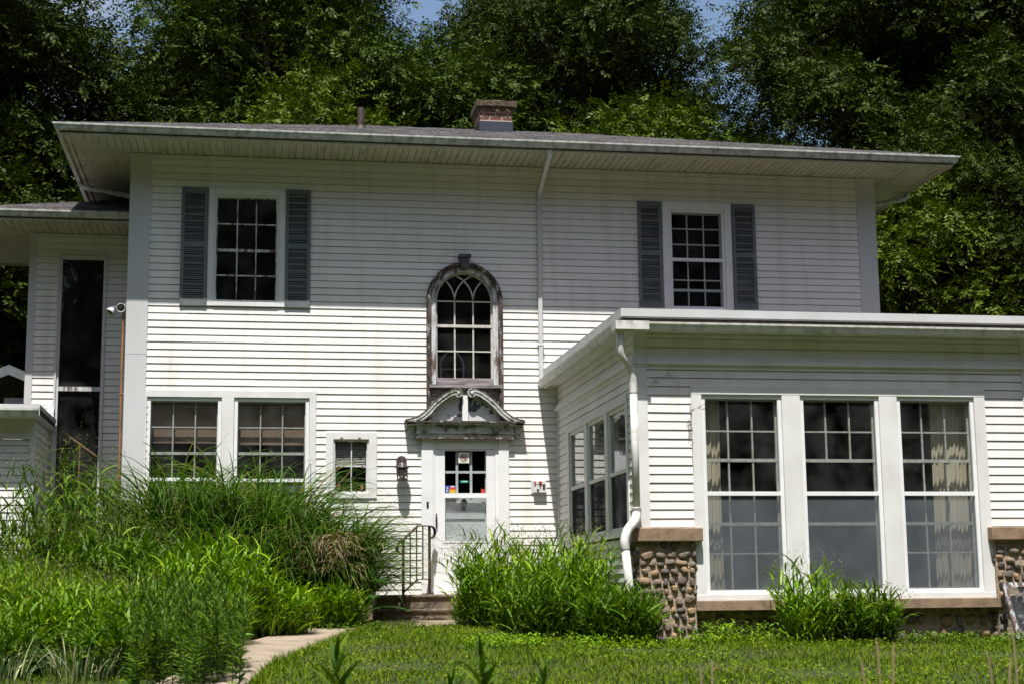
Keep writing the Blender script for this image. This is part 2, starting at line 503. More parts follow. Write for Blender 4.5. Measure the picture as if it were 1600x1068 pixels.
def quads_object(name, V, Q, m, parent=None, smooth=False):
    """numpy verts (n,3) and quads (m,4) into one mesh object"""
    me = bpy.data.meshes.new(name)
    me.vertices.add(len(V))
    me.vertices.foreach_set("co", np.ascontiguousarray(V, dtype=np.float32).ravel())
    me.loops.add(len(Q) * 4)
    me.loops.foreach_set("vertex_index", np.ascontiguousarray(Q, dtype=np.int32).ravel())
    me.polygons.add(len(Q))
    me.polygons.foreach_set("loop_start", np.arange(len(Q), dtype=np.int32) * 4)
    me.polygons.foreach_set("loop_total", np.full(len(Q), 4, dtype=np.int32))
    if smooth:
        me.polygons.foreach_set("use_smooth", np.ones(len(Q), dtype=bool))
    me.materials.append(m)
    me.update(calc_edges=True)
    me.validate()
    o = bpy.data.objects.new(name, me)
    return link(o, parent)

def join_vq(parts):
    vs, qs, o = [], [], 0
    for v, q in parts:
        vs.append(v)
        qs.append(q + o)
        o += len(v)
    return np.concatenate(vs), np.concatenate(qs)

def blades(base, az, t0, t1, Ln, wd, seg=4, tw=None, peak=0.25, waist=0.35):
    """curved tapering blades. base (n,3); az heading; t0/t1 lean from vertical at foot/tip; Ln length; wd width"""
    n = len(base)
    t0, t1, Ln, wd = [np.broadcast_to(np.asarray(a, float), (n,)) for a in (t0, t1, Ln, wd)]
    s = np.linspace(0, 1, seg + 1)
    d = np.stack([np.cos(az), np.sin(az), 0 * az], 1)
    if tw is None:
        tw = np.zeros(n)
    sd = np.stack([-np.sin(az), np.cos(az), 0 * az], 1)
    P = np.zeros((n, seg + 1, 3))
    P[:, 0] = base
    N = np.zeros((n, seg + 1, 3))
    for k in range(1, seg + 1):
        t = t0 + (t1 - t0) * ((s[k] + s[k - 1]) / 2) ** 1.3
        step = (np.sin(t)[:, None] * d + np.cos(t)[:, None] * np.array([0, 0, 1.0])) * (Ln / seg)[:, None]
        P[:, k] = P[:, k - 1] + step
    for k in range(seg + 1):
        t = t0 + (t1 - t0) * s[k] ** 1.3
        N[:, k] = np.cos(t)[:, None] * d - np.sin(t)[:, None] * np.array([0, 0, 1.0])
    prof = np.where(s < peak, waist + (1 - waist) * s / peak, 1 - ((s - peak) / (1 - peak)) ** 1.6)
    prof = np.maximum(prof, 0.03)
    side = np.cos(tw)[:, None, None] * sd[:, None, :] + np.sin(tw)[:, None, None] * N
    off = side * (wd[:, None] * prof[None, :] / 2)[:, :, None]
    V = np.stack([P - off, P + off], 2).reshape(-1, 3)
    i = np.arange(n)[:, None] * (seg + 1) * 2 + np.arange(seg)[None, :] * 2
    Q = np.stack([i, i + 1, i + 3, i + 2], -1).reshape(-1, 4)
    return V, Q

def leaflets(base, direc, normal, Ln, wd):
    """flat pointed leaf quads: base, widest pair, tip"""
    n = len(base)
    Ln = np.broadcast_to(np.asarray(Ln, float), (n,))[:, None]
    wd = np.broadcast_to(np.asarray(wd, float), (n,))[:, None]
    side = np.cross(direc, normal)
    side /= np.linalg.norm(side, axis=1, keepdims=True) + 1e-9
    mid = base + direc * Ln * 0.45
    V = np.stack([base, mid - side * wd / 2, base + direc * Ln, mid + side * wd / 2], 1).reshape(-1, 3)
    Q = np.arange(n * 4).reshape(n, 4)
    return V, Q

def nz(v):
    return v / (np.linalg.norm(v, axis=-1, keepdims=True) + 1e-9)

# ------------------------------------------------------------------ terrain
def g(x, y):
    x = np.asarray(x, float)
    y = np.asarray(y, float)
    z = np.interp(y, [-60, -30, -22, -15, -9.5, -1.2, 4, 9, 30, 60, 110], [-2.6, -2.1, -1.62, -1.02, -0.69, -0.315, -0.2, 0.3, 4.5, 9.5, 13.0])
    return z - 0.012 * np.clip(x - 3, -8, 8) + 0.02 * np.sin(x * 1.7 + y * 0.6) * np.clip((-y - 2) / 6, 0, 1)

gx = np.concatenate([np.linspace(-90, -9, 28), np.linspace(-8.5, 13, 87), np.linspace(14, 110, 30)])
gy = np.concatenate([np.linspace(-90, -19, 24), np.linspace(-18.5, 1, 79), np.linspace(2, 110, 44)])
X, Y = np.meshgrid(gx, gy)
Z = g(X, Y) + 0.006 * np.sin(X * 9) * np.sin(Y * 8)
V = np.stack([X, Y, Z], -1).reshape(-1, 3)
nx = len(gx)
ii = (np.arange(len(gy) - 1)[:, None] * nx + np.arange(nx - 1)[None, :]).reshape(-1)
tag(quads_object("ground", V, np.stack([ii, ii + 1, ii + nx + 1, ii + nx], 1), M['soil'], smooth=True), kind="structure")

# curved concrete path from the door steps towards the lower left
RIGHT = [(3.30, -1.12), (3.1, -1.55), (2.05, -2.05), (1.27, -3.05), (0.66, -5.5), (0.24, -7.7), (-0.1, -10.5), (-0.4, -14)]
LEFT = [(1.5, -1.12), (1.35, -1.4), (0.95, -1.8), (0.35, -2.7), (-0.2, -5.1), (-0.62, -7.5), (-0.95, -10.5), (-1.25, -14)]
def dense(pl, n=60):
    pl = np.array(pl)
    s = np.r_[0, np.cumsum(np.hypot(*np.diff(pl, axis=0).T))]
    t = np.linspace(0, s[-1], n)
    return np.stack([np.interp(t, s, pl[:, 0]), np.interp(t, s, pl[:, 1])], 1)
rp_, lp_ = dense(RIGHT), dense(LEFT)
pv = []
for t in np.linspace(0, 1, 7):
    q = rp_ * (1 - t) + lp_ * t
    pv.append(np.c_[q, g(q[:, 0], q[:, 1]) + (0.028 if 0 < t < 1 else -0.02)])
pv = np.stack(pv, 1).reshape(-1, 3)
ii = (np.arange(59)[:, None] * 7 + np.arange(6)[None, :]).reshape(-1)
tag(quads_object("path", pv, np.stack([ii, ii + 7, ii + 8, ii + 1], 1), M['path'], smooth=True), kind="structure")
def on_path(x, y, pad=0.0):
    yr = np.array([p[1] for p in RIGHT])[::-1]
    xr = np.interp(y, yr, np.array([p[0] for p in RIGHT])[::-1])
    yl = np.array([p[1] for p in LEFT])[::-1]
    xl = np.interp(y, yl, np.array([p[0] for p in LEFT])[::-1])
    return (x < xr + pad) & (x > xl - pad) & (y < -1.1)

# ------------------------------------------------------------------ the house
house = thing("house", "white clapboard two storey house with blue shutters, arched window and sunroom wing", "house", (3.7, 0, -0.3))
hp = house.location.copy()
def part(mb, name, mats, parent=None, **k):
    """parts are modelled in world metres; keep them there under their parent"""
    o = mb.build(name, mats, None, **k)
    par = parent if parent is not None else house
    o.parent = par
    o.matrix_parent_inverse = Matrix.Translation(-hp)
    if par is not house:
        o.matrix_parent_inverse = Matrix.Identity(4)
    return o

E1 = 0.1016
def siding(mb, T, u0, u1, z0, z1, cut=None, phase=3.084, back=0.05, seam=3.66):
    """lapped clapboards; cut(zc) lists (a,b) gaps of the course centred at zc. T maps (u, outward, z)"""
    k0 = math.floor((z0 - phase) / E1 + 1e-6)
    z = phase + k0 * E1
    i = 0
    while z < z1 - 1e-4:
        a, b = max(z, z0), min(z + E1, z1)
        gaps = sorted(cut((a + b) / 2)) if cut else []
        spans, s = [], u0
        for ga, gb in gaps:
            if ga > s: spans.append((s, min(ga, u1)))
            s = max(s, gb)
        if s < u1: spans.append((s, u1))
        for sa, sb in spans:
            if sb - sa < 0.01: continue
            cuts = [sa]
            x = u0 - 3 + ((i * 1.37) % seam)
            while x < sb:
                if x > sa + 0.25 and x < sb - 0.25: cuts.append(x)
                x += seam
            cuts.append(sb)
            for p, q in zip(cuts[:-1], cuts[1:]):
                j = random.uniform(-0.0012, 0.0012)
                n = max(1, int((q - p) / 0.6))
                us = [p + (q - p) * t / n for t in range(n + 1)]
                vs, fs = [], []
                for u in us:
                    e = random.uniform(-0.001, 0.001)
                    vs += [(u, 0.0135 + j, a + e), (u, 0.0035 + j, b - 0.012), (u, -back, a), (u, -back, b), (u, -0.012, b - 0.012), (u, -0.012, b)]
                for t in range(n):
                    o, o2 = t * 6, t * 6 + 6
                    fs += [(o, o2, o2 + 1, o + 1), (o, o + 2, o2 + 2, o2), (o + 2, o + 3, o2 + 3, o2 + 2), (o + 1, o2 + 1, o2 + 4, o + 4), (o + 4, o2 + 4, o2 + 5, o + 5)]
                fs += [(0, 1, 4, 5, 3, 2), (n * 6, n * 6 + 2, n * 6 + 3, n * 6 + 5, n * 6 + 4, n * 6 + 1)]
                mb.T = T
                mb.add(vs, fs)
        z += E1
        i += 1

front = lambda u, d, z: (u, -d, z)
def rects(*rs):
    return lambda z: [(a, b) for a, b, c, d in rs if c < z < d]
ARCH_C, ARCH_Z = 2.9765, 4.255
def cut_main(z):
    r = rects((-0.64, 0.36, 4.15, 5.77), (6.0, 6.99, 4.22, 5.78), (1.05, 1.66, 1.45, 2.28), (-1.46, 0.82, 0.62, 2.86), (2.40, 3.55, -0.1, 2.46))(z)
    if 2.75 < z < ARCH_Z: r.append((ARCH_C - 0.50, ARCH_C + 0.50))
    elif ARCH_Z <= z < ARCH_Z + 0.50:
        h = math.sqrt(max(0, 0.50 ** 2 - (z - ARCH_Z) ** 2))
        r.append((ARCH_C - h, ARCH_C + h))
    return r
HX0, HX1, HY1, HZ = -1.77, 9.32, 7.4, 6.30
mb = MB()
siding(mb, front, -1.50, 9.05, 0.03, HZ, cut_main)
siding(mb, lambda u, d, z: (HX0 - d, u, z), 0.06, HY1, 0.03, HZ)
siding(mb, lambda u, d, z: (HX1 + d, u, z), 0.06, HY1, 0.03, HZ)
siding(mb, lambda u, d, z: (u, HY1 + d, z), HX0, HX1, 0.03, HZ)
part(mb, "siding_wall", M['siding'])
mb = MB()
mb.box(HX0 + 0.03, HX1 - 0.03, 0.03, HY1 - 0.03, -0.6, 0.03)
part(mb, "foundation", M['mortar'])
# dim rooms behind the panes: two storeys, closed boxes open to the front wall
mb = MB()
def room(x0, x1, y0, y1, z0, z1):
    mb.quad((x0, y1, z0), (x1, y1, z0), (x1, y1, z1), (x0, y1, z1))
    mb.quad((x0, y0, z0), (x0, y1, z0), (x0, y1, z1), (x0, y0, z1))
    mb.quad((x1, y0, z0), (x1, y1, z0), (x1, y1, z1), (x1, y0, z1))
    mb.quad((x0, y0, z0), (x1, y0, z0), (x1, y1, z0), (x0, y1, z0))
    mb.quad((x0, y0, z1), (x1, y0, z1), (x1, y1, z1), (x0, y1, z1))
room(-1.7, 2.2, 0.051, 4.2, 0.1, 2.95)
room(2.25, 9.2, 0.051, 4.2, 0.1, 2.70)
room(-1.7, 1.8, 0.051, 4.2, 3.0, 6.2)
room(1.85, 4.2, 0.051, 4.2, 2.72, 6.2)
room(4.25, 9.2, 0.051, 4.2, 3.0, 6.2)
part(mb, "interior", M['interior'])

# corner boards
for x0, x1 in ((HX0 - 0.02, -1.497), (9.045, HX1 + 0.02)):
    mb = MB()
    mb.box(x0, x1, -0.022, 0.06, 0.0, 3.405)
    mb.box(x0 - 0.001, x1 + 0.001, -0.024, 0.062, 3.403, HZ - 0.005)
    part(mb, "corner_board", M['corner'], bevel=0.004)

# soffit with ribbed panels, mitred corners
OV = 0.90
EX0, EX1, EY0, EY1 = HX0 - OV, HX1 + OV, -OV, HY1 + OV
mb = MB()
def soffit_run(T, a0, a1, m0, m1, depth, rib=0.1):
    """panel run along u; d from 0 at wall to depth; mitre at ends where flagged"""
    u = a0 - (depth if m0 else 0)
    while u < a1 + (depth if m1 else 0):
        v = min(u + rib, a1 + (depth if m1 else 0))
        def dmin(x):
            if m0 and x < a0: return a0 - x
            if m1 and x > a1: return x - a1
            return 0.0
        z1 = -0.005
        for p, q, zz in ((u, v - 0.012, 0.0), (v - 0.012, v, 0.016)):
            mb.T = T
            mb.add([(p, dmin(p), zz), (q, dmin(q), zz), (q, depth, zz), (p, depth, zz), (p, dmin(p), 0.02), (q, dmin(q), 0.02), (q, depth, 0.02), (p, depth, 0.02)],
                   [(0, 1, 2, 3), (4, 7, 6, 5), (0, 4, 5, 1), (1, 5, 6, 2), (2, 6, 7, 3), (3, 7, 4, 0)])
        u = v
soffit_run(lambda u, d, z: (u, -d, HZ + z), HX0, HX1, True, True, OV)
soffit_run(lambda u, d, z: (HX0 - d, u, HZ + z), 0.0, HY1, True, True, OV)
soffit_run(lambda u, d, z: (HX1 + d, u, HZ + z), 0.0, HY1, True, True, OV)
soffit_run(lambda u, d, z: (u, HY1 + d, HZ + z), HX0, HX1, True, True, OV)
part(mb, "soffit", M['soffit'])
mb = MB()
def ring(x0, x1, y0, y1, t, z0, z1):
    mb.T = None
    mb.box(x0, x1, y0, y0 + t, z0, z1)
    mb.box(x0, x1, y1 - t, y1, z0, z1)
    mb.box(x0, x0 + t, y0 + t, y1 - t, z0, z1)
    mb.box(x1 - t, x1, y0 + t, y1 - t, z0, z1)
ring(EX0, EX1, EY0, EY1, 0.022, HZ - 0.03, HZ + 0.13)
ring(EX0 + 0.07, EX1 - 0.07, EY0 + 0.07, EY1 - 0.07, 0.03, HZ - 0.018, HZ - 0.001)
part(mb, "fascia", M['soffit'])

# K-style gutter section: (out, up)
KSEC = [(0.0, 0.0), (0.05, 0.0), (0.062, 0.02), (0.068, 0.05), (0.090, 0.072), (0.092, 0.095), (0.084, 0.095), (0.083, 0.076), (0.060, 0.052), (0.055, 0.022), (0.045, 0.006), (0.006, 0.006), (0.006, 0.095), (0.0, 0.095)]
def gutter(mb, corners, closed, z, sec=KSEC, mi=0, sag=0.0):
    """sweep the section outward-mitred along a rectangular run of (x, y, outx, outy) points"""
    n = len(sec)
    vs, fs = [], []
    for x, y, ox, oy in corners:
        for o, up in sec:
            vs.append((x + ox * o, y + oy * o, z + up))
    m = len(corners)
    for i in range(m if closed else m - 1):
        j = (i + 1) % m
        for k in range(n):
            fs.append((i * n + k, j * n + k, j * n + (k + 1) % n, i * n + (k + 1) % n))
    if not closed:
        fs += [tuple(range(n)), tuple(range(m * n - 1, (m - 1) * n - 1, -1))]
    mb.add(vs, fs, mi)
mb = MB()
gutter(mb, [(EX0, EY0, -1, -1), (EX1, EY0, 1, -1), (EX1, EY1, 1, 1), (EX0, EY1, -1, 1)], True, HZ + 0.02)
x = EX0 + 0.75
while x < EX1:                                                       # gutter straps
    mb.box(x, x + 0.025, EY0 - 0.088, EY0 - 0.002, HZ + 0.112, HZ + 0.119)
    x += 0.93
part(mb, "gutter", M['gutter'])

# hip roof: lapped shingle courses on every slope
def shingles(mb, T, u0, u1, run, slope, hip0, hip1, exp=0.14, over=0.03):
    """T(u, d, z): d inward from the eave. hip0/hip1: how fast each end closes in"""
    d, i = -over, 0
    while d < run:
        d1 = min(d + exp, run)
        a = u0 + hip0 * max(d, 0)
        b = u1 - hip1 * max(d, 0)
        a1 = u0 + hip0 * max(d1, 0)
        b1 = u1 - hip1 * max(d1, 0)
        u = a - (0.03 if d < 0 else 0)
        e = b + (0.03 if d < 0 else 0)
        while u < e - 0.02:
            w_ = random.uniform(0.18, 0.36)
            v = min(u + w_, e)
            h = 0.010 + random.uniform(0, 0.012)
            f = lambda t: a1 + (b1 - a1) * (t - a) / max(b - a, 1e-6)
            mb.T = T
            mb.add([(u, d, d * slope + h), (v, d, d * slope + h), (f(v), d1 + 0.01, d1 * slope + 0.004), (f(u), d1 + 0.01, d1 * slope + 0.004), (u, d, d * slope - 0.004), (v, d, d * slope - 0.004)],
                   [(0, 1, 2, 3), (4, 5, 1, 0), (4, 0, 3), (5, 2, 1)])
            u = v
        d = d1
        i += 1
ROOF_Z = HZ + 0.135
SL = 0.335
RUN = (EY1 - EY0) / 2
mb = MB()
shingles(mb, lambda u, d, z: (u, EY0 + d, ROOF_Z + z), EX0, EX1, RUN, SL, 1, 1)
shingles(mb, lambda u, d, z: (u, EY1 - d, ROOF_Z + z), EX0, EX1, RUN, SL, 1, 1)
shingles(mb, lambda u, d, z: (EX0 + d, u, ROOF_Z + z), EY0, EY1, RUN, SL, 1, 1)
shingles(mb, lambda u, d, z: (EX1 - d, u, ROOF_Z + z), EY0, EY1, RUN, SL, 1, 1)
roof = part(mb, "roof", M['shingle'])

# chimney standing on the front slope near the ridge
RY = EY0 + RUN
ch = MB()
CX0, CX1, CY0, CY1 = 3.63, 4.17, 2.72, 3.30
zr = ROOF_Z + (CY0 - EY0) * SL
ch.box(CX0, CX1, CY0, CY1, zr - 0.4, zr + 0.43)
chim = part(ch, "chimney", M['brick'], roof)
ch = MB()
ch.box(CX0 - 0.012, CX1 + 0.012, CY0 - 0.014, CY1, zr - 0.45, zr + 0.185)
part(ch, "chimney_flashing", M['flashing'], roof)
ch = MB()
for k in range(26):                                                  # ragged mossy cap of stacked courses
    zz = zr + 0.36 + (k // 13) * 0.085
    o = 0.03 + 0.035 * (k // 13)
    xx = CX0 - o + (CX1 - CX0 + 2 * o) * (k % 13) / 13
    ch.box(xx, xx + (CX1 - CX0 + 2 * o) / 13 + 0.004, CY0 - o - random.uniform(0, 0.015), CY1 + o, zz + random.uniform(-0.012, 0.004), zz + 0.088 + random.uniform(-0.006, 0.008))
part(ch, "chimney_cap", M['moss_stone'], roof)
ch = MB()
ch.box(CX0 + 0.12, CX1 - 0.12, CY0 + 0.12, CY1 - 0.12, zr + 0.45, zr + 0.60)
part(ch, "flue_liner", M['clay'], roof, bevel=0.01)
ch = MB()
vx, vy = 1.575, 1.6
vz = ROOF_Z + (vy - EY0) * SL
ch.lathe([(0.0, 0.345), (0.058, 0.34), (0.056, 0.05), (0.075, 0.045), (0.12, -0.06)], (vx, vy, vz), 20)
part(ch, "vent_pipe", M['lead'], roof, smooth=False)

# ---------------------------------------------------------------- windows
def bars(mb, x0, x1, z0, z1, wdt, d0, d1):
    """rectangular frame of square bars"""
    mb.box(x0, x0 + wdt, d0, d1, z0, z1)
    mb.box(x1 - wdt, x1, d0, d1, z0, z1)
    mb.box(x0 + wdt, x1 - wdt, d0, d1, z0, z0 + wdt)
    mb.box(x0 + wdt, x1 - wdt, d0, d1, z1 - wdt, z1)

def window(T, x0, x1, z0, z1, rail=None, vbars=(), hbars=(), thick=(), casing=None, frame_w=0.045, frame_m=None, sash_m=None, screen=None, glass='glass', shade=None, vmask=None, deep=0.075):
    """one window opening; coordinates (u, outward, z). Returns the window part; its pieces are sub-parts"""
    fm = frame_m or M['white']
    mb = MB(T)
    bars(mb, x0, x1, z0, z1, frame_w, -0.04, 0.004)
    mb.box(x0, x0 + 0.02, -0.13, -0.04, z0, z1)
    mb.box(x1 - 0.02, x1, -0.13, -0.04, z0, z1)
    mb.box(x0 + 0.02, x1 - 0.02, -0.13, -0.04, z0, z0 + 0.02)
    mb.box(x0 + 0.02, x1 - 0.02, -0.13, -0.04, z1 - 0.02, z1)
    if rail is not None:
        mb.box(x0 + frame_w, x1 - frame_w, -0.036, 0.009, rail - 0.024, rail + 0.024)
    if casing:
        l, r, t, b = casing
        mb.box(x0 - l, x0, -0.03, 0.030, z0 - b, z1 + t)
        mb.box(x1, x1 + r, -0.03, 0.030, z0 - b, z1 + t)
        if t: mb.box(x0, x1, -0.03, 0.031, z1, z1 + t)
        if b: mb.box(x0, x1, -0.03, 0.036, z0 - b, z0)
    wn = part(mb, "window", fm, bevel=0.003)
    xi0, xi1, zi0, zi1 = x0 + frame_w, x1 - frame_w, z0 + frame_w, z1 - frame_w
    mb = MB(T)
    d0, d1 = -deep - 0.03, -deep
    bars(mb, xi0 - 0.018, xi1 + 0.018, zi0 - 0.018, zi1 + 0.018, 0.032, d0, d1)
    for h in thick:
        mb.box(xi0, xi1, d0 - 0.001, d1 + 0.004, h - 0.019, h + 0.019)
    for vb in vbars:
        lo, hi = vmask or (zi0, zi1)
        mb.box(vb - 0.009, vb + 0.009, d0 + 0.002, d1 - 0.002, lo, hi)
    for h in hbars:
        mb.box(xi0, xi1, d0 + 0.003, d1 - 0.003, h - 0.009, h + 0.009)
    part(mb, "sash", sash_m or M['muntin'], wn)
    mb = MB(T)
    if rail is not None:
        mb.box(xi0, xi1, -0.022, -0.019, zi0, rail - 0.024)
        mb.box(xi0, xi1, -0.022, -0.019, rail + 0.024, zi1)
    else:
        mb.box(xi0, xi1, d0 + 0.012, d0 + 0.015, zi0, zi1)
    part(mb, "pane", M[glass], wn)
    if screen and rail is not None:
        mb = MB(T)
        mb.quad((xi0, -0.012, zi0), (xi1, -0.012, zi0), (xi1, -0.012, rail - 0.024), (xi0, -0.012, rail - 0.024))
        part(mb, "insect_screen", M[screen], wn)
    if shade:
        mb = MB(T)
        n = 12
        for k in range(n):
            a, b = xi0 + (xi1 - xi0) * k / n, xi0 + (xi1 - xi0) * (k + 1) / n
            sg = lambda t: shade - 0.03 * math.sin(math.pi * (t - xi0) / (xi1 - xi0))
            mb.quad((a, -0.16, sg(a)), (b, -0.16, sg(b)), (b, -0.16, zi1 + 0.03), (a, -0.16, zi1 + 0.03))
        mb.box(xi0, xi1, -0.17, -0.155, shade - 0.035, shade - 0.015)
        part(mb, "roller_shade", M['shade'], wn)
    return wn

# upper left: wooden six over six with peeling sash
u = (-0.585, 0.285)
tv = lambda a, b: [a + (b - a) / 3, a + 2 * (b - a) / 3]
window(front, -0.605, 0.305, 4.165, 5.725, None, tv(-0.55, 0.25), (5.31, 4.56), (4.925,), (0.085, 0.10, 0.10, 0.06), 0.03, M['trim'], M['weathered_pale'], glass='glass_dusty', deep=0.03)
# upper right: storm window over a muntined sash
window(front, 6.075, 6.93, 4.20, 5.715, 4.95, tv(6.12, 6.885), (5.20, 4.655, 5.44), (4.50,), (0.105, 0.105, 0.115, 0.03), 0.042, M['white'], M['trim'], glass='glass_dusty')
# ground floor pair
mb = MB(front)
mb.box(-1.497, 0.86, -0.03, 0.028, 2.812, 2.912)
mb.box(0.765, 0.86, -0.03, 0.028, 0.55, 2.812)
mb.box(-1.497, -1.475, -0.03, 0.028, 0.55, 2.812)
mb.box(-0.452, -0.282, -0.03, 0.028, 0.55, 2.812)
mb.box(-1.497, 0.86, -0.03, 0.034, 0.47, 0.55)
part(mb, "window_trim", M['trim'], bevel=0.003)
window(front, -1.472, -0.455, 0.552, 2.808, 1.665, tv(-1.42, -0.51), (2.40, 1.30), (2.035, 0.95), None, 0.05, M['white'], M['muntin'], 'screen', 'glass_dusty', shade=2.22)
window(front, -0.279, 0.762, 0.552, 2.808, 1.655, tv(-0.22, 0.70), (2.40, 1.30), (2.035, 0.95), None, 0.05, M['white'], M['muntin'], 'screen', 'glass_dusty', shade=2.20)
# small square window with blind
sw = window(front, 1.105, 1.605, 1.475, 2.235, None, (1.362,), (1.86,), (), (0.105, 0.112, 0.098, 0.07), 0.022, M['trim'], M['weathered_pale'], deep=0.035)
mb = MB(front)
for k in range(15):
    z = 2.19 - k * 0.0225
    t = 0.0 if k < 12 else (k - 11) * 0.012
    mb.add([(1.15, -0.094, z + t), (1.56, -0.094, z - t * 0.4), (1.56, -0.078, z - 0.017 - t * 0.4), (1.15, -0.078, z - 0.017 + t)], [(0, 1, 2, 3)])
mb.box(1.15, 1.56, -0.10, -0.08, 1.855, 1.885)
part(mb, "venetian_blind", M['blind'], sw)
mb = MB(front)
mb.tube([(1.14, -0.06, 1.56), (1.36, -0.06, 1.80)], 0.008, 6)
part(mb, "prop_stick", M['copper'], sw)
for xh, hw, da, db, za, zb in ((1.19, 0.016, -0.02, 0.012, 1.53, 1.60), (1.51, 0.016, -0.02, 0.012, 1.53, 1.60), (1.22, 0.02, 0.03, 0.036, 2.235, 2.262), (1.47, 0.02, 0.03, 0.036, 2.235, 2.262)):
    mb = MB(front)
    mb.box(xh - hw, xh + hw, da, db, za, zb)
    part(mb, "rusty_hinge", M['copper'], sw)

# arched stair window
def arch_pts(r, zb, zc=ARCH_Z, n=28):
    p = [(ARCH_C - r, zb)]
    p += [(ARCH_C - r * math.cos(math.pi * k / n), zc + r * math.sin(math.pi * k / n)) for k in range(n + 1)]
    return p + [(ARCH_C + r, zb)]
def arch_band(mb, ro, ri, zb, d0, d1):
    a, b = arch_pts(ro, zb), arch_pts(ri, zb)
    n = len(a)
    vs = [(p[0], d1, p[1]) for p in a] + [(p[0], d1, p[1]) for p in b] + [(p[0], d0, p[1]) for p in a] + [(p[0], d0, p[1]) for p in b]
    fs = []
    for i in range(n - 1):
        fs += [(i, i + 1, n + i + 1, n + i), (2 * n + i, 3 * n + i, 3 * n + i + 1, 2 * n + i + 1), (i, 2 * n + i, 2 * n + i + 1, i + 1), (n + i, n + i + 1, 3 * n + i + 1, 3 * n + i)]
    mb.add(vs, fs)
mb = MB(front)
arch_band(mb, 0.553, 0.49, 2.62, -0.02, 0.075)
arch_band(mb, 0.535, 0.505, 2.62, 0.07, 0.092)
aw = part(mb, "arched_window", M['dark_mould'])
mb = MB(front)
arch_band(mb, 0.492, 0.425, 2.95, -0.03, 0.030)
arch_band(mb, 0.455, 0.418, 2.95, 0.02, 0.040)
part(mb, "inner_frame", M['weathered_pale'], aw)
mb = MB(front)
mb.box(ARCH_C - 0.52, ARCH_C + 0.52, -0.02, 0.12, 2.975, 3.022)
mb.box(ARCH_C - 0.41, ARCH_C + 0.41, -0.05, 0.05, 3.022, 3.118)
mb.box(ARCH_C - 0.50, ARCH_C + 0.50, -0.02, 0.04, 2.60, 2.975)
part(mb, "window_sill", M['sill_wood'], aw)
mb = MB(front)
mb.prism([(ARCH_C - 0.055, 4.72), (ARCH_C + 0.055, 4.72), (ARCH_C + 0.07, 4.88), (ARCH_C - 0.07, 4.88)], 1, 0.0, 0.125)
mb.box(ARCH_C - 0.09, ARCH_C + 0.09, 0.0, 0.15, 4.88, 4.918)
part(mb, "keystone", M['keystone'], aw)
mb = MB(front)
arch_band(mb, 0.432, 0.392, 3.10, -0.06, -0.02)
mb.box(ARCH_C - 0.42, ARCH_C + 0.42, -0.06, -0.02, 3.10, 3.13)
mb.box(ARCH_C - 0.41, ARCH_C + 0.41, -0.065, -0.012, 3.865, 3.905)
for z in (4.25, 3.522):
    mb.box(ARCH_C - 0.40, ARCH_C + 0.40, -0.055, -0.028, z - 0.009, z + 0.009)
VB = (ARCH_C - 0.135, ARCH_C + 0.135)
for xx in VB:
    mb.box(xx - 0.010, xx + 0.010, -0.056, -0.027, 3.12, 4.25)
R = 0.40                                                             # intersecting tracery
def arcbar(cx, cz, r, a0, a1):
    n = 12
    pp = []
    for k in range(n + 1):
        a = a0 + (a1 - a0) * k / n
        q = (cx + r * math.cos(a), cz + r * math.sin(a))
        if math.hypot(q[0] - ARCH_C, q[1] - ARCH_Z) < 0.41:
            pp.append((q[0], -0.041, q[1]))
    if len(pp) > 1: mb.rail(pp, 0.028, 0.018, (0, 1, 0))
mbT = mb.T
arcbar(VB[0] - 0.40, ARCH_Z, 0.40, 0, math.pi / 2)
arcbar(VB[0] + 0.40, ARCH_Z, 0.40, math.pi, math.pi / 2)
arcbar(VB[1] - 0.40, ARCH_Z, 0.40, 0, math.pi / 2)
arcbar(VB[1] + 0.40, ARCH_Z, 0.40, math.pi, math.pi / 2)
part(mb, "sash", M['muntin'], aw)
mb = MB(front)
pg = arch_pts(0.40, 3.12)
mb.add([(p[0], -0.05, p[1]) for p in pg], [tuple(range(len(pg)))])
part(mb, "pane", M['glass_dusty'], aw)
# shutters
def shutter(x0, x1, z0, z1):
    mb = MB(front)
    st = 0.05
    mb.box(x0, x0 + st, 0.012, 0.042, z0, z1)
    mb.box(x1 - st, x1, 0.012, 0.042, z0, z1)
    zm = z0 + (z1 - z0) * 0.515
    for a, b in ((z0, z0 + 0.10), (zm - 0.035, zm + 0.035), (z1 - 0.06, z1)):
        mb.box(x0 + st, x1 - st, 0.013, 0.040, a, b)
    for a, b in ((z0 + 0.10, zm - 0.035), (zm + 0.035, z1 - 0.06)):
        n = int((b - a) / 0.031)
        for k in range(n):
            z = a + (b - a) * k / n
            h = (b - a) / n
            mb.add([(x0 + st, 0.036, z), (x1 - st, 0.036, z), (x1 - st, 0.016, z + h * 0.72), (x0 + st, 0.016, z + h * 0.72), (x0 + st, 0.030, z - 0.002), (x1 - st, 0.030, z - 0.002)],
                   [(0, 1, 2, 3), (4, 5, 1, 0)])
        mb.box(x0 + st, x1 - st, 0.006, 0.010, a, b, 1)  # black backing stands in for the shade between louvers
    for zz in (z0 + 0.05, z1 - 0.05):
        for xx in (x0 + 0.025, x1 - 0.025):
            mb.box(xx - 0.008, xx + 0.008, 0.042, 0.046, zz - 0.008, zz + 0.008)
    part(mb, "shutter", [M['shutter'], M['black']])
shutter(-1.068, -0.695, 4.10, 5.81)
shutter(0.395, 0.755, 4.10, 5.825)
shutter(5.588, 5.955, 4.19, 5.82)
shutter(7.045, 7.41, 4.19, 5.82)

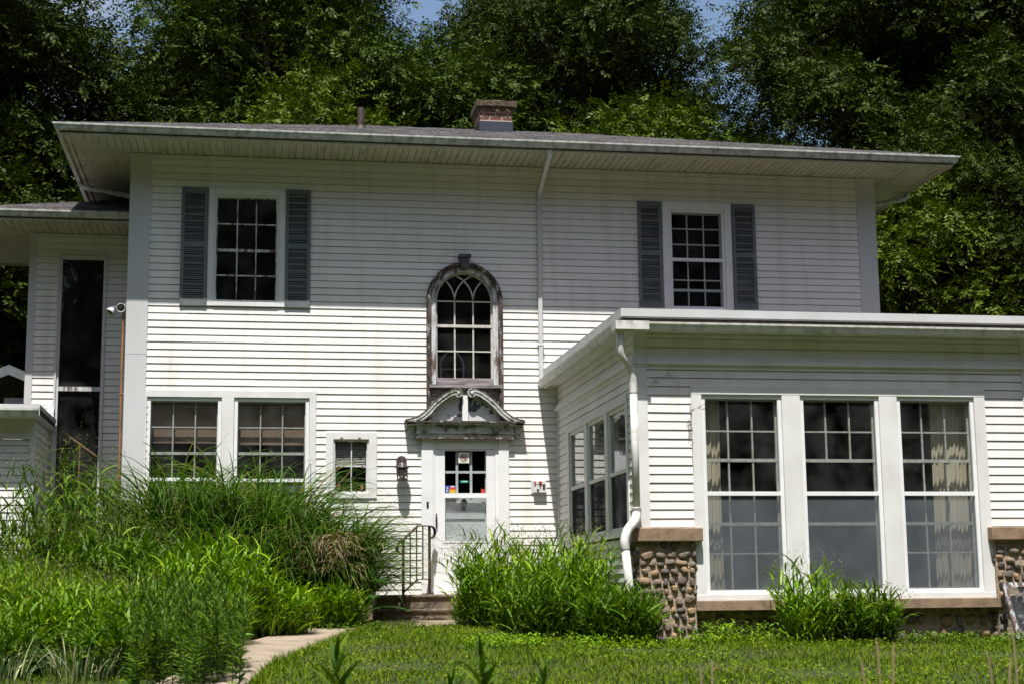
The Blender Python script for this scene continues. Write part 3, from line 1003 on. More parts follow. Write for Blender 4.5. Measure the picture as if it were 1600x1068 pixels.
# ---------------------------------------------------------------- front door
mb = MB(front)
mb.box(2.348, 2.515, -0.02, 0.055, 0.075, 2.24)
mb.box(3.455, 3.603, -0.02, 0.055, 0.075, 2.24)
mb.box(2.515, 2.545, -0.03, 0.030, 0.10, 2.24)
mb.box(3.405, 3.455, -0.03, 0.030, 0.10, 2.24)
mb.box(2.545, 3.405, -0.03, 0.031, 2.105, 2.24)
mb.box(2.60, 3.35, 0.031, 0.036, 2.125, 2.21)
mb.box(2.515, 3.455, -0.05, 0.10, 0.06, 0.10)
dc = part(mb, "door_casing", M['white'], bevel=0.004)
mb = MB(front)
DX0, DX1 = 2.547, 3.403
mb.box(DX0, 2.684, -0.012, 0.022, 0.105, 2.10)
mb.box(3.279, DX1, -0.012, 0.022, 0.105, 2.10)
mb.box(2.684, 3.279, -0.012, 0.022, 2.085, 2.10)
mb.box(2.684, 3.279, -0.012, 0.022, 1.412, 1.478)
mb.box(2.684, 3.279, -0.012, 0.022, 0.105, 0.80)
bars(mb, 2.66, 3.303, 0.776, 1.436, 0.026, 0.022, 0.027)
bars(mb, 2.60, 3.35, 0.16, 0.72, 0.012, 0.022, 0.025)
door = part(mb, "storm_door", M['white'], bevel=0.003)
mb = MB(front)
for xx in (2.865, 3.067):
    mb.box(xx - 0.017, xx + 0.017, -0.062, -0.035, 1.47, 2.09)
mb.box(2.68, 3.283, -0.060, -0.037, 1.764, 1.798)
mb.box(2.50, 3.46, -0.10, -0.068, 0.10, 1.474)                        # inner door behind the storm glass
mb.box(2.50, 2.69, -0.10, -0.068, 1.474, 2.20)
mb.box(3.275, 3.46, -0.10, -0.068, 1.474, 2.20)
mb.box(2.69, 3.275, -0.10, -0.068, 2.085, 2.20)
mb.box(2.70, 3.262, -0.066, -0.05, 1.12, 1.20)
part(mb, "inner_door", M['white'], door)
mb = MB(front)
mb.box(2.684, 3.279, 0.002, 0.005, 1.478, 2.085)
part(mb, "upper_pane", M['glass'], door)
mb = MB(front)
mb.box(2.684, 3.279, 0.002, 0.005, 0.80, 1.412)
part(mb, "lower_pane", M['frosted'], door)
mb = MB(front)                                                       # shield shaped knocker on the inner door
sh = [(2.966, 1.225), (2.985, 1.25), (3.005, 1.30), (3.012, 1.36), (2.99, 1.385), (2.942, 1.385), (2.92, 1.36), (2.927, 1.30), (2.947, 1.25)]
mb.prism(sh, 1, -0.066, -0.045)
mb.prism([(2.95, 1.385), (2.982, 1.385), (2.996, 1.403), (2.936, 1.403)], 1, -0.066, -0.045)
mb.prism([(2.945, 1.33), (2.962, 1.30), (2.962, 1.36)], 1, -0.045, -0.038)
mb.prism([(2.987, 1.33), (2.970, 1.36), (2.970, 1.30)], 1, -0.045, -0.038)
part(mb, "door_knocker", M['black'], door)
mb = MB(front)
mb.prism([(2.553, 0.99), (2.570, 0.99), (2.576, 1.09), (2.570, 1.19), (2.553, 1.19), (2.549, 1.09)], 1, 0.022, 0.032)
mb.tube([(2.562, 0.032, 1.02), (2.562, 0.06, 1.04), (2.562, 0.06, 1.14), (2.562, 0.032, 1.16)], 0.008, 8)
part(mb, "handle", M['black'], door)

# swan-neck pediment over the door
PEDL = [(2.112, 2.510), (2.20, 2.528), (2.28, 2.558), (2.345, 2.600), (2.41, 2.655), (2.485, 2.742), (2.59, 2.838), (2.71, 2.920), (2.80, 2.956), (2.87, 2.953), (2.912, 2.93)]
def strip(pts, off0, off1):
    a, b = [], []
    for i, p in enumerate(pts):
        q0, q1 = pts[max(i - 1, 0)], pts[min(i + 1, len(pts) - 1)]
        tx, tz = q1[0] - q0[0], q1[1] - q0[1]
        l_ = math.hypot(tx, tz)
        nx_, nz_ = -tz / l_, tx / l_
        a.append((p[0] + nx_ * off0, p[1] + nz_ * off0))
        b.append((p[0] + nx_ * off1, p[1] + nz_ * off1))
    return a, b
def raking(mb, pts, off0, off1, d0, d1, mi=0):
    a, b = strip(pts, off0, off1)
    n = len(a)
    vs = [(p[0], d1, p[1]) for p in a] + [(p[0], d1, p[1]) for p in b] + [(p[0], d0, p[1]) for p in a] + [(p[0], d0, p[1]) for p in b]
    fs = []
    for i in range(n - 1):
        fs += [(i, i + 1, n + i + 1, n + i), (2 * n + i, 3 * n + i, 3 * n + i + 1, 2 * n + i + 1), (i, 2 * n + i, 2 * n + i + 1, i + 1), (n + i, n + i + 1, 3 * n + i + 1, 3 * n + i)]
    fs += [(0, n, 3 * n, 2 * n), (n - 1, 3 * n - 1, 4 * n - 1, 2 * n - 1)]
    mb.add(vs, fs, mi)
mir = lambda pts: [(2 * 2.9655 - x, z) for x, z in pts]
mb = MB(front)
for side in (0, 1):
    P_ = PEDL if side == 0 else mir(PEDL)[::-1]
    s_ = 1
    raking(mb, P_, -0.010, 0.0, -0.02, 0.188)
    raking(mb, P_, -0.048, -0.010, -0.02, 0.182, 1)
    raking(mb, P_, -0.054, -0.048, -0.02, 0.165)
    raking(mb, P_, -0.088, -0.054, -0.02, 0.172, 1)
    raking(mb, P_, -0.112, -0.088, -0.02, 0.09, 1)
ped = part(mb, "pediment", [M['dark_mould'], M['moss_paint']])
mb = MB(front)
tym = [(2.20, 2.49)] + [(x, z - 0.05) for x, z in PEDL[2:]] + [(x, z - 0.05) for x, z in mir(PEDL[2:])[::-1]] + [(3.73, 2.49)]
mb.prism(tym, 1, -0.02, 0.05)
part(mb, "tympanum", M['peel'], ped)
mb = MB(front)
mb.box(2.93, 3.01, 0.05, 0.105, 2.492, 2.87)
part(mb, "plinth_block", M['white'], ped)
mb = MB(front)
for cx in (2.868, 3.063):
    pr = [(0.0, 0.055), (0.02, 0.05), (0.026, 0.03), (0.045, 0.028), (0.058, 0.035), (0.066, 0.02), (0.066, -0.13)]
    vs, fs, sg = [], [], 18
    for r_, h_ in pr:
        for k in range(sg):
            a = 2 * math.pi * k / sg
            vs.append((cx + r_ * math.cos(a), 0.135 + h_, 2.895 + r_ * math.sin(a)))
    for i in range(len(pr) - 1):
        for k in range(sg):
            fs.append((i * sg + k, i * sg + (k + 1) % sg, (i + 1) * sg + (k + 1) % sg, (i + 1) * sg + k))
    mb.add(vs, fs)
part(mb, "volute", M['moss_paint'], ped)
mb = MB(front)
mb.box(2.105, 3.825, -0.02, 0.195, 2.468, 2.492)
mb.box(2.13, 3.80, -0.02, 0.172, 2.445, 2.468, 1)
mb.box(2.275, 3.665, -0.02, 0.108, 2.335, 2.445, 1)
mb.box(2.262, 3.678, -0.02, 0.125, 2.318, 2.335, 1)
mb.box(2.285, 3.655, -0.02, 0.10, 2.268, 2.318, 1)
mb.box(2.27, 3.668, -0.02, 0.122, 2.24, 2.268)
for sx in (2.165, 3.70):
    mb.prism([(sx, 2.445), (sx + 0.07, 2.445), (sx + 0.07, 2.29), (sx + 0.05, 2.25), (sx + 0.02, 2.26), (sx, 2.33)], 1, -0.02, 0.075, 1)
part(mb, "entablature", [M['dark_mould'], M['moss_paint']], ped)

# main downspout, square section
mb = MB()
dsp = [(4.10, -0.88, 6.31), (4.10, -0.88, 6.22), (4.095, -0.10, 5.90), (4.092, -0.055, 5.80), (4.088, -0.055, 3.09)]
mb.rail(dsp, 0.062, 0.06, (1, 0, 0))
mb.box(4.05, 4.135, -0.10, -0.01, 5.83, 5.86)
for z in (5.0, 3.6):
    mb.box(4.045, 4.135, -0.09, -0.01, z, z + 0.03)
part(mb, "downspout", M['corner'], bevel=0.008)
# side gutter outlets running back to the walls
for x0, x1, y in ((EX0 + 0.02, HX0 - 0.02, 1.6), (EX1 - 0.02, HX1 + 0.02, 0.75)):
    mb = MB()
    mb.tube([(x0, y, HZ + 0.03), (x0, y - 0.01, HZ - 0.07), (x0 + (x1 - x0) * 0.06, y - 0.05, HZ - 0.12), (x1 - (x1 - x0) * 0.05, y - 0.5, HZ - 0.36), (x1, y - 0.52, HZ - 0.45), (x1, y - 0.52, 0.1)], 0.04, 10)
    part(mb, "downspout", M['gutter'], smooth=True)

# front steps
mb = MB()
mb.box(1.66, 3.75, -0.78, 0.0, -0.5, 0.058)
mb.box(1.62, 3.85, -1.10, -0.781, -0.5, -0.132)
mb.box(1.655, 3.755, -0.81, -0.76, 0.015, 0.0605)
mb.box(1.615, 3.855, -1.125, -1.07, -0.175, -0.1295)
part(mb, "front_steps", M['concrete'], bevel=0.015)

# ---------------------------------------------------------------- left wing set back from the front
WY, WX0, WX1, WZ = 1.6, -3.33, HX0, 5.47
mb = MB()
siding(mb, lambda u, d, z: (u, WY - d, z), WX0 + 0.08, WX1, 0.03, WZ, rects((-2.90, -2.25, 0.3, 5.1)), phase=3.183)
siding(mb, lambda u, d, z: (WX0 - d, u, z), WY + 0.02, 3.9, 0.03, WZ, phase=3.183)
part(mb, "wing_wall", M['siding'])
mb = MB()
mb.box(WX0 - 0.02, WX0 + 0.085, WY - 0.022, WY + 0.06, 0.0, WZ - 0.004)
part(mb, "corner_board", M['corner'], bevel=0.004)
mb = MB()
mb.T = None
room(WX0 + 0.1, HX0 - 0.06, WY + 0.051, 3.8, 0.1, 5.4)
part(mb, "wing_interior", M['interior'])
TW = lambda u, d, z: (u, WY - d, z)
tallw = window(TW, -2.905, -2.235, 0.35, 5.11, 3.125, (), (), (), (0.03, 0.02, 0.035, 0.05), 0.035, M['corner'], M['rust'], glass='glass_dusty')
mb = MB(TW)
mb.box(-2.87, -2.27, -0.04, 0.015, 3.09, 3.155)
part(mb, "transom_rail", M['weathered_pale'], tallw)
mb = MB(TW)
mb.tube([(-2.84, -0.28, 2.53), (-2.22, -0.28, 2.08)], 0.017, 8)
mb.tube([(-2.56, -0.28, 2.32), (-2.56, -0.28, 0.2)], 0.013, 8)
mb.tube([(-2.27, -0.28, 2.12), (-2.27, -0.28, 0.2)], 0.015, 8)
mb.tube([(-2.84, -0.28, 2.52), (-2.84, -0.28, 0.2)], 0.013, 8)
part(mb, "stair_rail", M['copper'], tallw)
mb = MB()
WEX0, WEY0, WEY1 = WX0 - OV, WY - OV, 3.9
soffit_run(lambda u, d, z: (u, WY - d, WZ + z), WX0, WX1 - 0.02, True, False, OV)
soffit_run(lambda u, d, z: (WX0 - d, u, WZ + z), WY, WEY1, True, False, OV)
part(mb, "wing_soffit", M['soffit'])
mb = MB()
mb.box(WEX0, HX0 - 0.02, WEY0, WEY0 + 0.022, WZ - 0.03, WZ + 0.13)
mb.box(WEX0, WEX0 + 0.022, WEY0 + 0.022, WEY1, WZ - 0.03, WZ + 0.13)
mb.box(WEX0 + 0.022, HX0 - 0.02, WEY1, WEY1 + 0.022, WZ - 0.03, WZ + 0.13)
part(mb, "wing_fascia", M['soffit'])
mb = MB()
gutter(mb, [(HX0 - 0.02, WEY0, 0, -1), (WEX0, WEY0, -1, -1), (WEX0, WEY1, -1, 0)], False, WZ + 0.02)
x = WEX0 + 0.4
while x < HX0 - 0.3:
    mb.box(x, x + 0.025, WEY0 - 0.088, WEY0 - 0.002, WZ + 0.112, WZ + 0.12)
    x += 0.72
part(mb, "wing_gutter", M['gutter'])
mb = MB()
shingles(mb, lambda u, d, z: (u, WEY0 + d, WZ + 0.135 + z), WEX0, HX0 - 0.03, 2.3, SL, 1, 0)
shingles(mb, lambda u, d, z: (WEX0 + d, u, WZ + 0.135 + z), WEY0, WEY1, 2.3, SL, 1, 0)
mb.T = None
mb.quad((WEX0, WEY1, WZ + 0.13), (HX0, WEY1, WZ + 0.13), (HX0, WEY1, WZ + 0.95), (WEX0 + 2.3, WEY1, WZ + 0.95))
part(mb, "wing_roof", M['shingle'])

# low flat-roofed addition at far left
AX1, AY = -2.985, 0.10
mb = MB()
siding(mb, lambda u, d, z: (u, AY - d, z), -7.5, AX1 - 0.05, -0.1, 2.22, phase=2.141)
siding(mb, lambda u, d, z: (AX1 + d, u, z), AY + 0.04, WY - 0.03, -0.1, 2.50, phase=2.175)
part(mb, "addition_wall", M['siding'])
mb = MB()
mb.box(AX1 - 0.055, AX1 + 0.018, AY - 0.022, AY + 0.05, -0.1, 2.26)
mb.box(-7.5, AX1 + 0.012, AY - 0.026, AY + 0.045, 2.26, 2.50)
mb.box(-7.5, AX1 - 0.055, AY - 0.036, AY - 0.01, 2.222, 2.262)
part(mb, "addition_trim", M['trim'], bevel=0.003)
mb = MB()
mb.box(-7.5, AX1 + 0.11, AY - 0.36, WY - 0.04, 2.50, 2.52)
mb.box(-7.5, AX1 + 0.11, AY - 0.36, WY - 0.04, 2.605, 2.662)
mb.box(-7.5, AX1 + 0.09, AY - 0.34, WY - 0.04, 2.662, 2.670, 1)  # roof top coloured dark to cut light bounced onto the wing
mb.box(-7.5, AX1 + 0.09, AY - 0.34, WY - 0.04, 2.52, 2.605, 1)
part(mb, "addition_roof", [M['corner'], M['dark_void']], bevel=0.003)
mb = MB()
gutter(mb, [(AX1 + 0.11, AY - 0.36, 0, -1), (-7.5, AY - 0.36, 0, -1)], False, 2.50)
part(mb, "addition_gutter", M['gutter_pale'])
mb = MB()                                                            # crumpled metal flashing where the wing meets the flat roof
nU, nV = 14, 7
vs, fs = [], []
for j in range(nV + 1):
    for i in range(nU + 1):
        uu, vv = i / nU, j / nV
        bulge = 0.05 * math.sin(3.1 * uu + 5 * vv) * (1 - vv) + 0.02 * math.sin(9 * uu + 2 * vv)
        vs.append((WX0 - 0.03 + uu * 0.45, WY - 0.035 - 0.05 * (1 - vv) - abs(bulge), 2.69 + vv * 0.19 + 0.012 * math.sin(7 * uu)))
for j in range(nV):
    for i in range(nU):
        a = j * (nU + 1) + i
        fs.append((a, a + 1, a + nU + 2, a + nU + 1))
mb.add(vs, fs)
part(mb, "wall_flashing", M['galv'], smooth=True)

# ---------------------------------------------------------------- sunroom at the right
PX0, PX1, PY = 4.34, 9.26, -4.65
PT = lambda u, d, z: (u, PY - d, z)
ST = lambda u, d, z: (PX0 - d, u, z)
RT = lambda u, d, z: (PX1 + d, u, z)
mb = MB()
siding(mb, PT, 4.475, 9.125, 0.77, 2.60, rects((5.0, 8.62, 0.0, 2.41)), phase=2.0)
siding(mb, ST, PY + 0.05, -0.013, -0.4, 2.66, rects((-4.24, -0.83, 0.72, 2.32)), phase=2.0)
siding(mb, RT, PY + 0.05, 0.0, -0.4, 2.66, phase=2.0)
siding(mb, PT, 4.475, 9.125, 2.76, 3.02, phase=2.76)
siding(mb, ST, PY + 0.05, -0.013, 2.72, 3.02, phase=2.72)
siding(mb, RT, PY + 0.05, 0.0, 2.72, 3.02, phase=2.72)
part(mb, "sunroom_wall", M['siding'])
for a, b in ((4.325, 4.475), (9.125, 9.275)):
    mb = MB(PT)
    mb.box(a, b, -0.06, 0.022, 0.772, 2.655)
    mb.box(a - 0.006, b + 0.006, -0.06, 0.026, 2.70, 3.02)
    mb.box(a - 0.03, b + 0.03, -0.08, 0.05, 2.655, 2.675)
    mb.box(a - 0.018, b + 0.018, -0.07, 0.036, 2.63, 2.655)
    mb.box(a - 0.022, b + 0.022, -0.07, 0.040, 2.675, 2.70)
    part(mb, "sunroom_corner_post", M['trim'], bevel=0.003)
mb = MB()
for T_, a, b in ((PT, 4.475, 9.125), (ST, PY, -0.012), (RT, PY, -0.0)):
    mb.T = T_
    mb.box(a, b, -0.05, 0.035, 2.70, 2.755)
    mb.box(a, b, -0.05, 0.060, 2.655, 2.70)
    mb.box(a, b, -0.05, 0.020, 2.60, 2.655)
mb.T = ST
mb.box(-0.085, -0.013, -0.05, 0.03, -0.4, 2.655)
mb.box(PY + 0.02, PY + 0.12, -0.05, 0.012, -0.4, 2.655)
part(mb, "sunroom_moulding", M['trim'], bevel=0.004)
# casing of the three tall front windows
mb = MB(PT)
mb.box(4.992, 8.625, -0.05, 0.030, 2.312, 2.415)
for a, b in ((4.992, 5.115), (6.088, 6.312), (7.288, 7.512), (8.488, 8.625)):
    mb.box(a, b, -0.05, 0.028, 0.012, 2.312)
mb.box(4.992, 8.625, -0.05, 0.034, -0.055, 0.012)
part(mb, "window_trim", M['trim'], bevel=0.003)
for k, (a, b) in enumerate(((5.117, 6.086), (6.314, 7.286), (7.514, 8.486))):
    v3 = tv(a + 0.045, b - 0.045)
    if k == 1:
        window(PT, a, b, 0.014, 2.310, 1.162, v3, (1.894,), (1.555, 0.817), None, 0.046, M['white'], M['muntin'], 'screen', vmask=(1.555, 2.27), glass='glass_dusty')
    else:
        window(PT, a, b, 0.014, 2.310, 1.162, v3, (1.894, 0.477), (1.555, 0.817), None, 0.046, M['white'], M['muntin'], 'screen', glass='glass_dusty')
# casing and three windows of the side wall
mb = MB(ST)
mb.box(-4.30, -0.70, -0.05, 0.028, 2.262, 2.37)
for a, b in ((-0.84, -0.70), (-2.035, -1.86), (-3.24, -3.08), (-4.30, -4.205)):
    mb.box(a, b, -0.05, 0.026, 0.77, 2.262)
mb.box(-4.30, -0.70, -0.05, 0.034, 0.70, 0.77)
part(mb, "window_trim", M['trim'], bevel=0.003)
for a, b in ((-1.858, -0.842), (-3.078, -2.037), (-4.203, -3.242)):
    window(ST, a, b, 0.772, 2.26, 1.475, (), (), (), None, 0.045, M['trim'], M['trim'], 'screen_dark')
# room shell: floor, ceiling
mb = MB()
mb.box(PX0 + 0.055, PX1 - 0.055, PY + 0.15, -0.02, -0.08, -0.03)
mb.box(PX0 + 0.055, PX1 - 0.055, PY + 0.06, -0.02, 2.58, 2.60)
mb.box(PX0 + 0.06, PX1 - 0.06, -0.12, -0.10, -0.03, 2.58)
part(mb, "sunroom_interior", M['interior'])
# flat roof, gutter
GX0, GX1, GY0 = PX0 - 0.21, PX1 + 0.25, PY - 0.26
mb = MB()
mb.box(GX0 + 0.02, GX1 - 0.02, GY0 + 0.02, -0.013, 3.02, 3.045)
mb.box(GX0, GX0 + 0.02, GY0, -0.013, 2.985, 3.10)
mb.box(GX1 - 0.02, GX1, GY0, -0.013, 2.985, 3.10)
mb.box(GX0 + 0.02, GX1 - 0.02, GY0, GY0 + 0.02, 2.985, 3.10)
sr = part(mb, "sunroom_soffit", M['trim'])
mb = MB()
mb.box(GX0 + 0.01, GX1 - 0.01, GY0 + 0.01, -0.013, 3.10, 3.15)  # solid dark strip stands in for the shaded gap behind the gutter
part(mb, "sunroom_gap_shade", M['dark_void'])
mb = MB()
mb.box(GX0 - 0.01, GX1 + 0.01, GY0 - 0.012, -0.014, 3.165, 3.245)
mb.box(GX0 + 0.10, GX1 - 0.10, GY0 + 0.10, -0.014, 3.245, 3.253, 1)  # top coloured dark so less light bounces up the wall
ring(GX0 - 0.01, GX1 + 0.01, GY0 - 0.012, -0.014, 0.11, 3.245, 3.257)
mb.box(GX0 + 0.002, GX1 - 0.002, GY0 - 0.004, -0.014, 3.15, 3.165)
part(mb, "sunroom_roof", [M['corner'], M['dark_void']])
mb = MB()
gutter(mb, [(GX0, -0.02, -1, 0), (GX0, GY0, -1, -1), (GX1, GY0, 1, -1), (GX1, -0.02, 1, 0)], False, 2.998)
mb.box(GX0 - 0.095, GX0 + 0.30, GY0 - 0.095, GY0 - 0.0925, 3.002, 3.10)
mb.box(GX0 - 0.0955, GX0 - 0.093, GY0 - 0.095, GY0 + 0.12, 3.002, 3.10)
part(mb, "sunroom_gutter", M['gutter_pale'])
# round downspout at the sunroom corner, flexible elbow at the foot
mb = MB()
def curve(pts, n=8):
    P = [Vector(p) for p in pts]
    outp = []
    for i in range(len(P) - 1):
        p0, p1, p2, p3 = P[max(i - 1, 0)], P[i], P[i + 1], P[min(i + 2, len(P) - 1)]
        for k in range(n):
            t = k / n
            outp.append(0.5 * ((2 * p1) + (p2 - p0) * t + (2 * p0 - 5 * p1 + 4 * p2 - p3) * t * t + (3 * p1 - p0 - 3 * p2 + p3) * t ** 3))
    outp.append(P[-1])
    return outp
top = curve([(GX0 - 0.02, GY0 + 0.02, 3.01), (GX0 - 0.02, GY0 + 0.02, 2.86), (4.13, GY0 + 0.05, 2.72), (4.235, PY - 0.13, 2.62), (4.285, PY - 0.10, 2.48), (4.29, PY - 0.10, 2.3)], 10)
mb.tube(top, 0.046, 14)
mb.tube([(4.29, PY - 0.10, 2.32), (4.295, PY - 0.10, 0.98)], 0.044, 14)
low = curve([(4.295, PY - 0.10, 1.00), (4.295, PY - 0.10, 0.93), (4.25, PY - 0.17, 0.84), (4.14, PY - 0.30, 0.74), (4.09, PY - 0.34, 0.62), (4.095, PY - 0.34, 0.52)], 14)
mb.tube(low, [0.050 + 0.004 * (i % 2) for i in range(len(low))], 14)
mb.tube([(4.095, PY - 0.34, 0.53), (4.13, PY - 0.35, 0.12), (4.165, PY - 0.36, -0.42)], 0.047, 14)
part(mb, "downspout", M['gutter_pale'], smooth=True)

# cobblestone piers and base

def ico():
    t = (1 + 5 ** 0.5) / 2
    v = [(-1, t, 0), (1, t, 0), (-1, -t, 0), (1, -t, 0), (0, -1, t), (0, 1, t), (0, -1, -t), (0, 1, -t), (t, 0, -1), (t, 0, 1), (-t, 0, -1), (-t, 0, 1)]
    f = [(0, 11, 5), (0, 5, 1), (0, 1, 7), (0, 7, 10), (0, 10, 11), (1, 5, 9), (5, 11, 4), (11, 10, 2), (10, 7, 6), (7, 1, 8), (3, 9, 4), (3, 4, 2), (3, 2, 6), (3, 6, 8), (3, 8, 9), (4, 9, 5), (2, 4, 11), (6, 2, 10), (8, 6, 7), (9, 8, 1)]
    v = [Vector(p).normalized() for p in v]
    for _ in range(2):
        nf, cache = [], {}
        def midp(a, b):
            k = (min(a, b), max(a, b))
            if k not in cache:
                v.append(((v[a] + v[b]) / 2).normalized())
                cache[k] = len(v) - 1
            return cache[k]
        for a, b, c in f:
            x_, y_, z_ = midp(a, b), midp(b, c), midp(c, a)
            nf += [(a, x_, z_), (b, y_, x_), (c, z_, y_), (x_, y_, z_)]
        f = nf
    return v, f
ICO = ico()
def stone(mb, c, rx, ry, rz):
    ph = [random.uniform(0, 6.28) for _ in range(6)]
    rot = random.uniform(-0.35, 0.35)
    sq = random.uniform(2.2, 3.4)
    vs = []
    for p in ICO[0]:
        k = (abs(p.x) ** sq + abs(p.y) ** sq + abs(p.z) ** sq) ** (-1 / sq)
        k *= 1 + 0.10 * math.sin(2.2 * p.x + 1.5 * p.z + ph[0]) + 0.07 * math.sin(3.3 * p.z + ph[1]) + 0.05 * math.sin(4 * p.y + 2 * p.x + ph[2]) + 0.03 * math.sin(7 * p.x - 6 * p.z + ph[3])
        x_, y_, z_ = p.x * k * rx, p.y * k * ry, p.z * k * rz
        vs.append((c[0] + x_ * math.cos(rot) - z_ * math.sin(rot), c[1] + y_, c[2] + x_ * math.sin(rot) + z_ * math.cos(rot)))
    mb.add(vs, ICO[1])
def cobbles(mb, T, u0, u1, z0, z1, size=0.108):
    mb.T = lambda x, y, z: T(x, y, z)
    z = z0
    while z < z1:
        h = size * random.uniform(0.75, 1.1)
        u = u0 + random.uniform(-0.02, 0.03)
        while u < u1 - 0.03:
            wd = random.choice([size * 0.65, size * 0.85, size * 1.0, size * 1.15, size * 1.4]) * random.uniform(0.85, 1.1)
            wd = min(wd, u1 - u)
            if random.random() < 0.94 and wd > 0.04:
                stone(mb, (u + wd / 2, random.uniform(-0.014, 0.002), z + h / 2 + random.uniform(-0.025, 0.025)), wd * random.uniform(0.37, 0.46), 0.045, h * random.uniform(0.36, 0.46))
            u += wd + 0.008
        z += h + 0.004
def pier(x0, x1, capx0, capx1, left, right):
    mb = MB()
    mb.box(x0, x1, PY - 0.06, PY + 0.30, -0.75, 0.612)
    p_ = part(mb, "stone_pier", M['mortar'])
    mb = MB()
    cobbles(mb, lambda u, d, z: (u, PY - 0.06 - d, z), x0 - 0.01, x1 + 0.01, -0.62, 0.54)
    if left: cobbles(mb, lambda u, d, z: (x0 - d, u, z), PY - 0.04, PY + 0.3, -0.62, 0.54)
    if right: cobbles(mb, lambda u, d, z: (x1 + d, u, z), PY - 0.04, PY + 0.3, -0.62, 0.54)
    part(mb, "cobblestones", M['cobble'], p_, smooth=True)
    mb = MB()
    mb.box(capx0, capx1, PY - 0.145, PY + 0.26, 0.612, 0.768)
    part(mb, "pier_cap", M['sandstone'], p_, bevel=0.012)
pier(4.33, 4.975, 4.235, 5.055, True, True)
pier(8.625, 9.30, 8.56, 9.37, True, True)
mb = MB()
mb.box(4.976, 8.624, PY + 0.06, PY + 0.30, -0.75, -0.17)
mb.box(PX0 + 0.06, PX1 - 0.06, PY + 0.30, -0.05, -0.75, -0.08)
bw = part(mb, "stone_base", M['mortar'])
mb = MB()
cobbles(mb, lambda u, d, z: (u, PY + 0.06 - d, z), 4.98, 8.62, -0.66, -0.22, 0.155)
part(mb, "cobblestones", M['cobble'], bw, smooth=True)
mb = MB()
xs = [4.965, 6.2, 7.42, 8.70]
for a, b in zip(xs[:-1], xs[1:]):
    mb.box(a + 0.003, b - 0.003, PY - 0.10, PY + 0.10, -0.167, -0.056)
part(mb, "stone_sill", M['sandstone'], bevel=0.006)

# ------------------------------------------------------------------ small things on and around the house
def at(o):
    return o
def solo(mb, name, mats, label, cat, group=None, **k):
    return tag(mb.build(name, mats, None, **k), label, cat, group)

# carriage lantern
lan = thing("wall_lantern", "dark bronze carriage lantern mounted on the siding left of the front door", "lantern", (2.065, 0, 1.65))
def lpart(mb, name, m, par=lan, **k):
    o = mb.build(name, m, None, **k)
    o.parent = par
    o.matrix_parent_inverse = Matrix.Translation(-Vector((2.065, 0, 1.65))) if par is lan else Matrix.Identity(4)
    return o
lx, ly = 2.065, -0.155
mb = MB(front)
bp_ = [(lx - 0.065, 1.80)] + [(lx - 0.02 - 0.066 * math.cos(math.pi * k / 10), 1.93 + 0.066 * math.sin(math.pi * k / 10)) for k in range(11)] + [(lx + 0.025, 1.80)]
bp_ = [(lx - 0.07, 1.80)] + [(lx - 0.07 * math.cos(math.pi * k / 12), 1.925 + 0.075 * math.sin(math.pi * k / 12)) for k in range(13)] + [(lx + 0.07, 1.80)]
mb.prism(bp_, 1, 0.004, 0.04)
lpart(mb, "backplate", M['bronze'], bevel=0.004)
mb = MB()
mb.tube(curve([(lx, -0.04, 1.90), (lx, -0.09, 1.955), (lx, -0.14, 1.965), (lx, ly, 1.93), (lx, ly, 1.90)], 6), 0.011, 8)
mb.lathe([(0.0, 0.02), (0.012, 0.012), (0.02, 0.0), (0.012, -0.015), (0.022, -0.03)], (lx, ly, 1.925), 14)
lpart(mb, "arm", M['bronze'], smooth=True)
mb = MB()
mb.lathe([(0.0, 1.912), (0.03, 1.905), (0.048, 1.89), (0.058, 1.868), (0.066, 1.85), (0.096, 1.832), (0.098, 1.822), (0.07, 1.824), (0.0, 1.828)], (lx, ly, 0), 24)
lpart(mb, "lantern_roof", M['bronze'], smooth=True)
mb = MB()
for k in range(8):
    a = 2 * math.pi * (k + 0.5) / 8
    p = (lx + 0.073 * math.cos(a), ly + 0.073 * math.sin(a))
    mb.box(p[0] - 0.005, p[0] + 0.005, p[1] - 0.005, p[1] + 0.005, 1.652, 1.824)
for z in (1.652, 1.715, 1.770, 1.812):
    mb.lathe([(0.068, z), (0.079, z), (0.079, z + 0.011), (0.068, z + 0.011), (0.068, z)], (lx, ly, 0), 24)
mb.lathe([(0.0, 1.648), (0.079, 1.648), (0.079, 1.655), (0.0, 1.656)], (lx, ly, 0), 24)
lpart(mb, "cage", M['bronze'])
mb = MB()
mb.lathe([(0.064, 1.66), (0.064, 1.82)], (lx, ly, 0), 24)
lpart(mb, "lantern_glass", M['lamp_glass'], smooth=True)
mb = MB()
mb.lathe([(0.0, 1.715), (0.02, 1.72), (0.031, 1.745), (0.026, 1.775), (0.014, 1.80), (0.014, 1.828)], (lx, ly, 0), 16)
lpart(mb, "bulb", M['bulb'], smooth=True)

# fire pull box right of the door
fx = Vector((4.035, 0, 1.46))
fb = thing("alarm_box", "white wall box with a red pull handle beside the sunroom corner", "alarm box", fx)
def fpart(mb, name, m, **k):
    o = mb.build(name, m, None, **k)
    o.parent = fb
    o.matrix_parent_inverse = Matrix.Translation(-fx)
    return o
mb = MB(front)
mb.box(3.925, 4.10, 0.0, 0.022, 1.47, 1.665)
fpart(mb, "backplate", M['corner'], bevel=0.004)
mb = MB(front)
mb.box(3.955, 4.135, 0.022, 0.085, 1.485, 1.655)
mb.box(3.965, 4.125, 0.085, 0.090, 1.60, 1.648)
fpart(mb, "housing", M['plastic'], bevel=0.008)
mb = MB(front)
mb.box(4.028, 4.070, 0.090, 0.105, 1.61, 1.642)
mb.box(4.041, 4.055, 0.086, 0.10, 1.560, 1.61)
fpart(mb, "pull_handle", M['red'], bevel=0.003)
